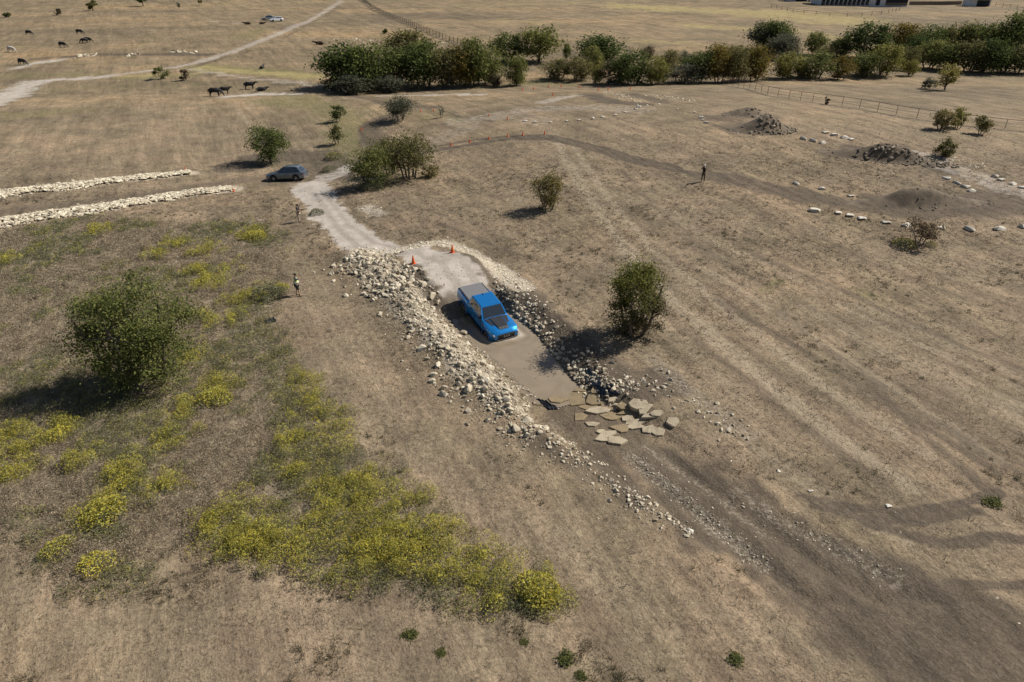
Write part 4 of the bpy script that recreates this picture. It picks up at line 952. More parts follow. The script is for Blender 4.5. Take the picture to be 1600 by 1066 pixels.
for t in [
 (540, 75, 138, 54, 'dark', 'leftmost big dark tree of the clump left of centre', G1, 0), (588, 74, 140, 58, 'dark', 'second big tree from the left in the clump left of centre', G1, 0),
 (566, 84, 142, 40, 'dark', 'dark tree squeezed between the two leftmost of the big clump', G1, 0), (626, 80, 135, 42, 'mid', 'third big tree from the left in the clump left of centre', G1, 0),
 (663, 72, 135, 52, 'dark', 'tall tree in the middle of the clump left of centre', G1, 0), (696, 77, 137, 40, 'olive', 'olive tree right of the middle of the big clump', G1, 0),
 (723, 79, 136, 34, 'autumn', 'yellowing tree on thin trunks in the right part of the big clump', G1, 0), (741, 70, 135, 42, 'mid', 'tallest tree at the right of the big clump', G1, 0),
 (764, 77, 132, 38, 'mid', 'rightmost tree of the big clump left of centre', G1, 0), (550, 120, 147, 46, 'grey', 'left grey bush at the foot of the big clump', G1, 1),
 (610, 121, 145, 36, 'grey', 'right grey bush at the foot of the big clump', G1, 1), (773, 117, 136, 16, 'brown', 'small brown bush at the right foot of the big clump', G1, 1),
 (634, 54, 97, 58, 'olive', 'olive tree standing behind the big clump', G1, 0), (518, 124, 140, 22, 'dark', 'low dark bush at the left foot of the big clump', G1, 1),
 (792, 57, 97, 46, 'dark', 'dark tree behind, left of the tall spiky one', G2, 0), (842, 46, 97, 58, 'mid', 'tall spiky green tree behind the creek bushes', G2, 0),
 (808, 88, 134, 32, 'mid', 'green tree right of the gap beside the big clump', G2, 0), (885, 70, 94, 12, 'dark', 'narrow dark conifer-like tree among the creek bushes', G2, 0),
 (937, 60, 102, 68, 'dark', 'broad dark tree above the creek bushes', G2, 0), (873, 93, 124, 40, 'olive', 'left olive bush in the creek below the narrow dark tree', G2, 1),
 (902, 90, 126, 36, 'olive', 'right olive bush in the creek below the narrow dark tree', G2, 1), (925, 77, 113, 34, 'mid', 'bush at the foot of the broad dark tree', G2, 1),
 (932, 105, 131, 24, 'yellow', 'bright green round bush left of the dense creek pair', G2, 1), (955, 96, 131, 34, 'brown', 'dull brown-green bush right of the bright round one', G2, 1),
 (988, 82, 132, 54, 'dark', 'left of the dense dark pair of creek trees', G2, 0), (1022, 92, 132, 38, 'yellow', 'right, lighter one of the dense pair of creek trees', G2, 0),
 (1045, 84, 118, 32, 'olive', 'thin olive tree behind the dense creek pair', G2, 0), (1010, 74, 92, 18, 'brown', 'small brown bush on the slope behind the dense pair', G2, 1),
 (1064, 103, 131, 42, 'grey', 'grey bush between the dense pair and the autumn trees', G2, 1), (1068, 82, 105, 24, 'grey', 'pale grey thicket behind that grey bush', G2, 1),
 (1089, 83, 129, 38, 'dark', 'leftmost tree of the autumn coloured row', G3, 0), (1122, 80, 129, 42, 'autumn', 'orange tinted tree, second of the autumn coloured row', G3, 0),
 (1150, 82, 129, 40, 'olive', 'middle tree of the autumn coloured row', G3, 0), (1178, 76, 127, 46, 'autumn', 'right orange tinted tree of the autumn coloured row', G3, 0), (1135, 73, 112, 70, 'olive', 'wide olive tree behind the autumn coloured row', G3, 0),
 (1192, 40, 80, 46, 'grey', 'grey-green tree left of the top dark tree', G4, 0), (1208, 36, 82, 48, 'dark', 'topmost dark tree above the autumn row', G4, 0),
 (1222, 56, 92, 48, 'grey', 'grey tree in front of the topmost dark tree', G4, 0), (1272, 54, 86, 30, 'mid', 'small separate tree in the gap above the belt', G4, 0),
 (1290, 76, 92, 30, 'olive', 'low bush at the foot of the small separate tree', G4, 1), (1312, 62, 90, 34, 'mid', 'rounded tree left of the biggest dark round tree', G4, 0), (1350, 42, 91, 58, 'dark', 'biggest dark round tree of the far row', G4, 0),
 (1226, 86, 123, 36, 'yellow', 'bright green tree at the left end of the belt', G3, 0), (1273, 83, 123, 54, 'mid', 'broad green bush right of the bright green tree', G3, 1), (1250, 98, 122, 22, 'olive', 'low olive bush between the bright tree and the broad bush', G3, 1),
 (1312, 89, 125, 32, 'autumn', 'small autumn coloured bush in the belt', G3, 1), (1347, 85, 119, 38, 'mid', 'green tree right of the small autumn bush', G3, 0),
 (1378, 74, 118, 48, 'yellow', 'yellowish tree in the middle of the belt', G3, 0), (1408, 44, 84, 48, 'autumn', 'brownish tree right of the biggest dark round tree', G4, 0),
 (1410, 75, 110, 26, 'olive', 'slim olive tree behind the yellowish one', G3, 0), (1421, 96, 119, 20, 'yellow', 'small light bush at the edge right of the yellowish tree', G3, 1),
 (1450, 44, 88, 48, 'dark', 'dark tree, third from the biggest round one in the far row', G4, 0), (1430, 58, 96, 40, 'dark', 'dark tree filling the far row behind the slim olive', G4, 0),
 (1450, 68, 107, 46, 'mid', 'green tree in the right half of the belt above the lone tree', G3, 0), (1485, 41, 88, 44, 'olive', 'olive tree, fourth in the far row', G4, 0),
 (1480, 74, 110, 40, 'mid', 'green tree directly behind the lone light green tree', G3, 0), (1511, 38, 88, 46, 'dark', 'dark tree, fifth in the far row', G4, 0),
 (1513, 70, 112, 50, 'olive', 'olive tree right of the lone light green tree', G3, 0), (1540, 66, 114, 44, 'dark', 'dark tree in the belt near the right edge', G3, 0),
 (1550, 41, 90, 46, 'mid', 'green tree, sixth in the far row', G4, 0), (1575, 31, 92, 54, 'dark', 'tall dark tree in the far row near the right edge', G4, 0),
 (1602, 30, 92, 50, 'dark', 'dark tree cut by the right edge in the far row', G4, 0), (1563, 82, 114, 40, 'dark', 'low dark tree in front at the right edge', G3, 0),
 (1592, 75, 115, 50, 'olive', 'olive tree cut by the right edge in the belt', G3, 0), (1640, 70, 115, 60, 'dark', 'dark tree just past the right edge of the belt', G3, 0),
 (1532, 104, 113, 16, 'yellow', 'tiny light bush before the dark trees near the right edge', G3, 1)]:
    if t[0] < 1620: row_tree(*t[:7], bush=bool(t[7]))

# ------------------------------------------------------------------ weeds, flowers and dry grass
def weed_pts(cx, cy, rad, ht, n, r):
    a = r.random(n) * 2 * PI; q = np.sqrt(r.random(n)); x = rad * q * np.cos(a); y = rad * q * np.sin(a)
    z = ht * (1 - q ** 2.2) ** 0.5 * (r.random(n) ** 0.45) + 0.02
    return x, y, z
YEL = np.array([(0.50, 0.44, 0.06), (0.56, 0.50, 0.10), (0.46, 0.44, 0.10), (0.54, 0.43, 0.05)])
GRN = np.array([(0.13, 0.145, 0.06), (0.19, 0.20, 0.10), (0.24, 0.235, 0.135), (0.14, 0.165, 0.095)])
BRN = np.array([(0.27, 0.215, 0.145), (0.37, 0.30, 0.208), (0.19, 0.148, 0.10), (0.47, 0.39, 0.28)])
def weed_geom(kind, rad, ht, n, r, ls):
    mixv = r.uniform(0.6, 1.0)
    x, y, z = weed_pts(0, 0, rad, ht, n, r); cen = np.stack([x, y, z], 1); V, F = leaf_quads(cen, ls, r, 0.2)
    top = np.clip(z / (ht * (1 - np.clip(np.hypot(x, y) / rad, 0, 0.98) ** 2.2) ** 0.5 + 1e-3), 0, 1)
    g = GRN[r.integers(0, 4, n)]; yv = YEL[r.integers(0, 4, n)]; br = BRN[r.integers(0, 4, n)]
    if kind == 'yellow': c = np.where((top > 0.38 + 0.42 * r.random(n))[:, None], yv * mixv + g * (1 - mixv), g)
    elif kind == 'pale': c = np.where((top > 0.7 + 0.3 * r.random(n))[:, None], yv * 0.55 + g * 0.45, g * 0.7 + br * 0.3)
    elif kind == 'green': c = np.where(r.random(n)[:, None] < 0.8, g, br)
    else: c = np.where(r.random(n)[:, None] < 0.06, g, br)
    c = c * r.uniform(0.75, 1.25, (n, 1)) * r.uniform(0.72, 1.25)
    return V, F, np.repeat(c, 4, 0)
BLOBS = [(20, 690, 26), (92, 676, 22), (40, 716, 22), (12, 746, 22), (200, 746, 22), (160, 797, 24), (336, 618, 24), (282, 650, 22), (380, 842, 34), (430, 862, 36), (350, 820, 30), (480, 850, 30), (600, 790, 40),
         (650, 785, 34), (700, 838, 40), (745, 880, 34), (840, 915, 26), (870, 930, 20), (520, 662, 26), (492, 604, 22), (545, 690, 22), (590, 835, 36), (640, 865, 36), (570, 760, 26), (330, 440, 24), (398, 368, 20), (345, 500, 24), (310, 428, 16),
         (150, 362, 14), (10, 412, 14), (250, 770, 18), (130, 722, 18), (272, 690, 18), (375, 470, 18), (520, 790, 34), (560, 870, 30), (690, 900, 30), (760, 925, 24), (460, 690, 16), (455, 740, 16), (240, 400, 14), (275, 385, 14), (320, 395, 16), (800, 900, 26), (305, 560, 16), (470, 585, 16), (345, 600, 16), (480, 640, 16)]
rw = np.random.default_rng(4)
lo = WEED.min(0); hi = WEED.max(0)
cand = np.stack([rw.uniform(lo[0], hi[0], 46000), rw.uniform(lo[1], hi[1], 46000)], 1)
sdw = sdist(cand[:, 0], cand[:, 1], WEED) + 1.3 * vnoise(cand[:, 0], cand[:, 1], 0.6, 3)
tree_p = at(240, 598)
cand = cand[(sdw < 0.9 - 1.8 * rw.random(len(cand))) & (np.abs(cand[:, 0]) < cand[:, 1] * 0.9 + 6)]
cam_d = np.hypot(cand[:, 1], CAM_H); cand = cand[rw.random(len(cand)) < np.clip(0.75 * (30 / cam_d) ** 1.2, 0, 1)]
ydens = np.zeros(len(cand))
for px, py, r_ in BLOBS:
    g = hit(px, py, base_h); pm = FPX / (g[1] * math.cos(PITCH) + CAM_H * math.sin(PITCH)); rm = r_ / pm * 1.15
    ydens = np.maximum(ydens, np.exp(-((cand[:, 0] - g[0]) ** 2 / rm ** 2 + (cand[:, 1] - g[1]) ** 2 / (rm * 1.3) ** 2)))
gpatch = vnoise(cand[:, 0], cand[:, 1], 0.28, 9) + 0.6 * vnoise(cand[:, 0], cand[:, 1], 0.9, 10)
LV, LF, LC, nv = [], [], [], 0
edge = hit(560, 740, base_h)
DIAG = pl([(440, 480), (480, 580), (530, 670), (590, 760), (700, 850), (850, 920)])
dgs = seg_dist(cand[:, 0], cand[:, 1], DIAG)[0]
for (x, y), yd, gp, dgd in zip(cand, ydens, gpatch, dgs):
    d = math.hypot(y, CAM_H); lowr = np.exp(-((x + 3.0) / 6.5) ** 2 - ((y - 23.5) / 6) ** 2)   # the thick stand in the middle
    u = rw.random(); dg = float(np.exp(-(dgd / 2.2) ** 2))
    if u < yd * 0.85 + 0.06 * lowr: kind, rad, ht, n = 'yellow', rw.uniform(0.25, 0.6), rw.uniform(0.4, 0.9), 160
    elif gp + 0.55 * lowr + 0.35 * yd + 0.45 * dg > 0.03: kind, rad, ht, n = ('green' if rw.random() < 0.68 else 'pale'), rw.uniform(0.25, 0.55), rw.uniform(0.22, 0.5), 90
    else: kind, rad, ht, n = 'brown', rw.uniform(0.25, 0.6), rw.uniform(0.15, 0.55), 62
    n = int(n * min(1, (32 / d)))
    V, F, c = weed_geom(kind, rad, ht, n, rw, (0.05 if kind in ('yellow', 'pale') else 0.046) * max(1, d / 40))
    V = V.reshape(-1, 4, 3)[:, :3].reshape(-1, 3); c = c.reshape(-1, 4, 3)[:, :3].reshape(-1, 3); F = np.arange(len(V)).reshape(-1, 3)
    V = V + (x, y, float(gh(x, y))); LV.append(V); LF.append(F + nv); LC.append(c); nv += len(V)
LV = np.vstack(LV); LF = np.vstack(LF); LC = np.vstack(LC)
tag(add('flowering_weeds', np_mesh('flowering_weeds', LV, LF, M['veg'], cols=LC)), kind='stuff')
print('weed faces', len(LF))

# clumps that stand apart
_wv = {}
def weed_thing(px, py, rpx, kind, name, label, cat, group=None, hf=0.8):
    g = at(px, py); pm = ppm(g); rad = rpx / pm; k = (kind, name == 'leafy_weed', int(rng.integers(3)))
    if k not in _wv:
        r = np.random.default_rng(k[2] * 7 + len(kind))
        if k[1]:                                                   # rosette of trailing stems with broad leaves
            cs = []
            for st in range(9):
                a = r.random() * 2 * PI; q = r.uniform(0.0, 0.38); m_ = int(r.integers(30, 60))
                cs.append(np.array([q * math.cos(a), q * math.sin(a), 0.16]) + r.normal(size=(m_, 3)) * (0.2, 0.2, 0.09))
            cs = np.vstack(cs); cs[:, 2] = np.maximum(cs[:, 2], 0.03); V, F = leaf_quads(cs, 0.085, r, 0.6)
            c = np.repeat(np.array([(0.06, 0.075, 0.025), (0.09, 0.10, 0.03), (0.16, 0.16, 0.05)])[r.integers(0, 3, len(cs))], 4, 0)
        else:
            V, F, c = weed_geom(kind, 1.0, 1.0, 900, r, 0.07)
            ang = np.arctan2(V[:, 1], V[:, 0]); lob = (0.78 + 0.5 * (vnoise(np.cos(ang) * 1.6 + k[2] * 9, np.sin(ang) * 1.6, 1.3) + 0.5))[:, None]; V = V * np.hstack([lob, lob, 0.7 + 0.3 * lob])
        _wv[k] = np_mesh('weed', V, F, M['veg'], cols=c)
    o = add(name, _wv[k]); o.location = g; o.scale = (rad, rad, rad * hf); o.rotation_euler = (0, 0, rng.random() * 6)
    tag(o, label, cat, group)
for a in [(92, 862, 26, 'yellow', 'flowering_shrub', 'left of two isolated yellow flowering shrubs at lower left', 'shrub', None), (150, 886, 28, 'yellow', 'flowering_shrub', 'right of two isolated yellow flowering shrubs at lower left', 'shrub', None),
          (165, 806, 32, 'yellow', 'flowering_shrub', 'yellow flowering shrub above the isolated pair at lower left', 'shrub', None), (200, 756, 24, 'yellow', 'flowering_shrub', 'bright yellow shrub on the brown slope below the big tree shadow', 'shrub', None),
          (338, 626, 26, 'yellow', 'flowering_shrub', 'yellow flowering shrub right of the big left tree', 'shrub', None), (94, 682, 20, 'yellow', 'flowering_shrub', 'yellow shrub just below the big tree shadow', 'shrub', None),
          (840, 926, 34, 'yellow', 'flowering_shrub', 'yellow shrub at the right tip of the flowering patch', 'shrub', None), (1412, 386, 18, 'pale', 'flowering_shrub', 'yellow-green shrub under the small sparse tree', 'shrub', None),
          (1455, 384, 9, 'pale', 'flowering_shrub', 'little yellowish shrub right of the small sparse tree', 'shrub', None), (398, 374, 18, 'yellow', 'flowering_shrub', 'yellow shrub near the dirt lane below the stone rows', 'shrub', None),
          (440, 452, 12, 'yellow', 'flowering_shrub', 'yellow shrub at the left of the person in the vest', 'shrub', None), (415, 466, 24, 'green', 'low_bush', 'dark green low bush left of the person in the vest', 'bush', None),
          (437, 460, 14, 'green', 'low_bush', 'green bush touching the feet of the person in the vest', 'bush', None), (640, 992, 22, 'green', 'leafy_weed', 'dark leafy weed at the bottom, left of the tip of the flowering patch', 'weed', None),
          (690, 1022, 17, 'green', 'leafy_weed', 'dark leafy weed at the bottom, right below the larger one', 'weed', None), (885, 1030, 26, 'green', 'leafy_weed', 'spreading dark leafy weed at the bottom centre', 'weed', None),
          (818, 1004, 14, 'green', 'leafy_weed', 'dark weed under the tip of the flowering patch', 'weed', None), (1150, 1030, 24, 'green', 'leafy_weed', 'loose dark weed at the bottom right of centre', 'weed', None),
          (1548, 783, 24, 'green', 'leafy_weed', 'dark green weed on the right slope above the tyre marks', 'weed', None), (908, 1058, 18, 'green', 'leafy_weed', 'dark weed cut by the bottom edge at centre', 'weed', None),
          (495, 335, 12, 'green', 'low_bush', 'small green bush beside the person in black by the gravel track', 'bush', None), (515, 268, 12, 'green', 'low_bush', 'green bush at the track bend behind the silver car', 'bush', None), (522, 248, 14, 'pale', 'low_bush', 'yellow-green bush above the track bend', 'bush', None),
          (580, 296, 18, 'green', 'low_bush', 'green bush in the shade at the foot of the gravel track clump', 'bush', None)]:
    weed_thing(*a, hf=0.55 if a[4] == 'leafy_weed' else 0.75)

# low tussocks of dead and half green grass over the open ground
rt = np.random.default_rng(19); cand = np.stack([rt.uniform(-1, 1, 16000), 14 + 62 * rt.random(16000) ** 1.35], 1); cand[:, 0] *= cand[:, 1] * 0.85 + 10
tp = vnoise(cand[:, 0], cand[:, 1], 0.22, 21) + 0.7 * vnoise(cand[:, 0], cand[:, 1], 0.7, 22)
bare = np.maximum.reduce([gm('gravel', cand[:, 0], cand[:, 1]), gm('dirt', cand[:, 0], cand[:, 1]), gm('wet', cand[:, 0], cand[:, 1]), gm('chips', cand[:, 0], cand[:, 1]), gm('strawy', cand[:, 0], cand[:, 1]), gm('weed', cand[:, 0], cand[:, 1])])
ok = (tp > 0.02 + 0.25 * rt.random(len(cand))) & (rt.random(len(cand)) > bare * 1.6) & free(cand); cand = cand[ok]
TUS = np.array([(0.13, 0.112, 0.07), (0.20, 0.168, 0.108), (0.10, 0.098, 0.05), (0.33, 0.275, 0.19)])
LV, LC = [], []
for x, y in cand:
    d = math.hypot(y, CAM_H); n = int(34 * min(1, 34 / d)); rad = rt.uniform(0.08, 0.3); q = rt.normal(size=(n, 2)) * rad * 0.5; h = rt.uniform(0.05, 0.17)
    base = np.stack([x + q[:, 0], y + q[:, 1], np.zeros(n)], 1); base[:, 2] = gh(base[:, 0], base[:, 1]) - 0.01
    a = rt.random(n) * 2 * PI; w = 0.014 * max(1, d / 34); ln = h * rt.uniform(0.5, 1.4, n); out = q * 0.5 + rt.normal(size=(n, 2)) * 0.05
    px_, py_ = np.cos(a) * w, np.sin(a) * w
    LV.append(np.stack([base + np.stack([px_, py_, 0 * px_], 1), base - np.stack([px_, py_, 0 * px_], 1), base + np.stack([out[:, 0], out[:, 1], ln], 1)], 1).reshape(-1, 3))
    LC.append(np.repeat((TUS[rt.integers(0, 4, n)] * 0.5 + TUS[rt.integers(0, 4)] * 0.5) * rt.uniform(0.7, 1.2, (n, 1)), 3, 0))
LV = np.vstack(LV); tag(add('grass_tussocks', np_mesh('grass_tussocks', LV, np.arange(len(LV)).reshape(-1, 3), M['straw'], cols=np.vstack(LC))), kind='stuff')
print('tussock tris', len(LV) // 3)

# dry grass: short leaning blades everywhere the ground is not bare
def dry_grass(N):
    r = np.random.default_rng(8)
    # equal density per visible area: more blades close by, fewer far off
    y = 12 + 100 * r.random(N * 2) ** 1.6; x = r.uniform(-1, 1, N * 2) * (y * 0.85 + 10)
    keep = r.random(len(x)) < np.clip((y * 0.85 + 10) / 60, 0.3, 1) ; x, y = x[keep][:N], y[keep][:N]
    bare = np.maximum.reduce([gm('gravel', x, y), gm('dirt', x, y) * 0.95, gm('wet', x, y), gm('chips', x, y) * 0.9])
    bare = np.where(sdist(x, y, POOL) < 0.5, 1, bare)
    clump = 0.75 + 0.9 * vnoise(x, y, 0.8, 12) + 0.7 * vnoise(x, y, 2.6, 13)
    k = (r.random(len(x)) > sstep(50, 108, y)) & (r.random(len(x)) > bare * 1.1) & (r.random(len(x)) < np.clip(clump, 0.12, 1)); x, y = x[k], y[k]; n = len(x)
    z = gh(x, y); d = np.hypot(y, CAM_H); sc = np.clip(d / 34, 0.8, 2.2)
    wv = gm('weed', x, y); gv = gm('green', x, y)
    B = 4; X = np.repeat(x, B) + r.normal(size=n * B) * 0.05; Y = np.repeat(y, B) + r.normal(size=n * B) * 0.05; Z = np.repeat(z, B) - 0.01
    sB = np.repeat(sc * r.uniform(0.6, 1.4, n), B)
    a = r.random(n * B) * 2 * PI; tall = np.repeat(r.random(n) < 0.07 * (1 - sstep(30, 55, y)), B); ln = r.uniform(0.06, 0.2, n * B) * sB * np.where(tall, 1.5, 1); el = np.where(tall, r.uniform(0.4, 1.1, n * B), r.uniform(0.05, 0.5, n * B))
    dx = np.cos(a) * np.cos(el) * ln; dy = np.sin(a) * np.cos(el) * ln; dz = np.sin(el) * ln; w = 0.012 * sB
    px, py = -np.sin(a) * w, np.cos(a) * w
    V = np.stack([np.stack([X - px, Y - py, Z], 1), np.stack([X + px, Y + py, Z], 1), np.stack([X + dx, Y + dy, Z + dz], 1)], 1).reshape(-1, 3)
    tone = np.clip(0.5 + 0.9 * vnoise(x, y, 0.35, 14) + 0.5 * vnoise(x, y, 1.4, 15) + 0.16 * r.normal(size=n), 0, 1)[:, None]
    c = np.array([0.15, 0.12, 0.086]) * (1 - tone) + np.array([0.455, 0.385, 0.285]) * tone
    grn = (r.random(n) < 0.05 + 0.5 * gv)[:, None]; c = np.where(grn, np.array([0.14, 0.14, 0.06]) * (0.6 + 0.8 * tone), c)
    c = c * (1 - 0.12 * wv[:, None])
    o = add('dry_grass', np_mesh('dry_grass', V, np.arange(len(V)).reshape(-1, 3), M['straw'], cols=np.repeat(c, B * 3, 0))); tag(o, kind='stuff')
    print('grass tris', n * B)
dry_grass(230000)

# ------------------------------------------------------------------ vehicles (x forward, y left, z up)
M['blue'] = simple('blue_paint', (0.012, 0.25, 0.66), 0.24, 0.55, var=0.05, coat=1.0)
M['dust_blue'] = simple('blue_sill', (0.01, 0.085, 0.27), 0.5, 0.2, var=0.2, coat=0.3)
M['silver'] = simple('silver_paint', (0.12, 0.145, 0.17), 0.3, 0.4, var=0.06, coat=0.8)
M['white_paint'] = simple('white_paint', (0.72, 0.73, 0.74), 0.3, 0.0, var=0.05, coat=0.8)
M['pale_silver'] = simple('pale_silver_paint', (0.42, 0.46, 0.48), 0.3, 0.4, var=0.06, coat=0.8)
M['trim'] = simple('black_trim', (0.018, 0.018, 0.02), 0.5, var=0.2)
M['matte'] = simple('matte_black', (0.03, 0.031, 0.034), 0.35, var=0.15)
M['tonneau'] = simple('tonneau_vinyl', (0.15, 0.145, 0.15), 0.75, var=0.08, bump=0.15)
M['rubber'] = simple('rubber', (0.035, 0.033, 0.031), 0.85, var=0.3)
M['rim'] = simple('wheel_metal', (0.16, 0.165, 0.17), 0.4, 0.7, var=0.1)
M['bright_rim'] = simple('bright_wheel_metal', (0.42, 0.44, 0.45), 0.35, 0.7, var=0.1)
M['glass'] = simple('tinted_glass', (0.022, 0.028, 0.034), 0.06, var=0.1, spec=0.9, coat=0.6)
M['lamp'] = simple('lamp_glass', (0.55, 0.57, 0.58), 0.12, var=0.1, coat=1.0)
M['tail'] = simple('tail_lamp', (0.35, 0.015, 0.012), 0.2, var=0.1, coat=1.0)
M['chrome'] = simple('bright_metal', (0.55, 0.56, 0.57), 0.25, 0.9, var=0.05)

def body_shell(xs, bot, top, wid, arches, crown=0.03, shoulder=0.72):
    """lofted lower body: bot/top/wid are functions of x; arches = (x, z, radius)"""
    for ax, az, ar in arches: xs = sorted(set(list(xs) + [ax + ar * math.cos(t) for t in np.linspace(0, PI, 13)] + [ax - ar - 0.012, ax + ar + 0.012]))
    rings = []
    for x in xs:
        b = bot(x); t = top(x); w = wid(x)
        for ax, az, ar in arches:
            if abs(x - ax) < ar: b = max(b, az + math.sqrt(max(ar * ar - (x - ax) ** 2, 0)))
        zs = b + (t - b) * shoulder; zm = b + (t - b) * 0.35
        h = [(w * 0.90, b), (w * 0.975, b + 0.05), (w * 1.0, zm), (w * 0.99, zs), (w * 0.955, t - 0.035), (w * 0.90, t), (w * 0.45, t + crown)]
        rings.append([(x, y, z) for y, z in h] + [(x, -y, z) for y, z in reversed(h)])
    return MB().rings(rings)
def quad_panel(mb, q, th=0.012):
    """thin slab over four corners, facing out from the cabin's middle"""
    a, b, c, d = [Vector(p) for p in q]; n = (b - a).cross(d - a).normalized()
    i = len(mb.v); mb.v += [tuple(p + n * th) for p in (a, b, c, d)] + [tuple(p - n * 0.004) for p in (a, b, c, d)]
    mb.f += [(i, i + 1, i + 2, i + 3), (i + 7, i + 6, i + 5, i + 4)] + [(i + k, i + (k + 1) % 4, i + 4 + (k + 1) % 4, i + 4 + k) for k in range(4)]
def inset(q, u0, u1, v0, v1):
    a, b, c, d = [Vector(p) for p in q]
    f = lambda u, v: a.lerp(b, u).lerp(d.lerp(c, u), v)
    return [f(u0, v0), f(u1, v0), f(u1, v1), f(u0, v1)]
def wheel_parts(root, x, y, r, w, rim_mat, spokes=6):
    t = MB().lathe([(r * 0.55, -w / 2), (r * 0.93, -w / 2), (r, -w * 0.36), (r, w * 0.36), (r * 0.93, w / 2), (r * 0.55, w / 2)], 24, 'y').build('wheel', M['rubber'], root, 40, (x, y, r))
    s = 1 if y > 0 else -1
    rm = MB().lathe([(r * 0.60, -w * 0.42), (r * 0.60, w * 0.42)], 20, 'y')
    for k in range(spokes):
        a = 2 * PI * k / spokes; rm.box((r * 0.3 * math.cos(a), s * w * 0.46, r * 0.3 * math.sin(a)), (r * 0.52, 0.03, r * 0.13), Matrix.Rotation(-a, 3, 'Y'))
    rm.build('rim', rim_mat, t, 40)
    return t
def cabin(root, base, roof, paint, rails=(0.07, 0.07), panes=2, split=0.5, zlo=0.1, zhi=0.9):
    """base, roof: (x_rear, x_front, half_width, z); windows are panels set on the cabin"""
    (bx0, bx1, bw, bz), (rx0, rx1, rw_, rz) = base, roof
    B = [(bx0, bw), (bx1, bw), (bx1, -bw), (bx0, -bw)]; Rr = [(rx0, rw_), (rx1, rw_), (rx1, -rw_), (rx0, -rw_)]
    cab = MB(); n = 5; rings = []
    for k in range(n):
        t = k / (n - 1); e = 0.02 * math.sin(PI * t)
        rings.append([(B[i][0] * (1 - t) + Rr[i][0] * t + e * (1 if i in (1, 2) else -1) * 0.8, (B[i][1] * (1 - t) + Rr[i][1] * t) + e * (1 if i < 2 else -1), bz * (1 - t) + rz * t) for i in range(4)])
    rings.append([(x * 0.97 + 0.03 * (rx0 + rx1) / 2, y * 0.93, rz + 0.035) for x, y in Rr])
    cab.rings(rings).build('cab', paint, root, smooth=28)
    L = [(bx0, bw, bz), (bx1, bw, bz), (rx1, rw_, rz), (rx0, rw_, rz)]; e = 0.022
    ws = MB(); quad_panel(ws, inset([(bx1 + e, -bw, bz), (bx1 + e, bw, bz), (rx1 + e, rw_, rz), (rx1 + e, -rw_, rz)], 0.05, 0.95, 0.06, 0.95)); ws.build('windshield', M['glass'], root)
    rw2 = MB(); quad_panel(rw2, inset([(bx0 - e, bw, bz), (bx0 - e, -bw, bz), (rx0 - e, -rw_, rz), (rx0 - e, rw_, rz)], 0.1, 0.9, 0.15, 0.85)); rw2.build('rear_window', M['glass'], root)
    for s in (1, -1):
        edges = [0.07] + [split * (k + 1) if panes == 2 else (k + 1) / panes for k in range(panes - 1)] + [0.93]
        for k in range(panes):
            q = [(x, s * (y + e), z) for x, y, z in L]; u0, u1 = edges[k] + (0.014 if k else 0), edges[k + 1] - (0.014 if k < panes - 1 else 0)
            if s < 0: q = [q[1], q[0], q[3], q[2]]; u0, u1 = 1 - u1, 1 - u0
            mb = MB(); quad_panel(mb, inset(q, u0, u1, zlo, zhi)); mb.build('side_window', M['glass'], root)

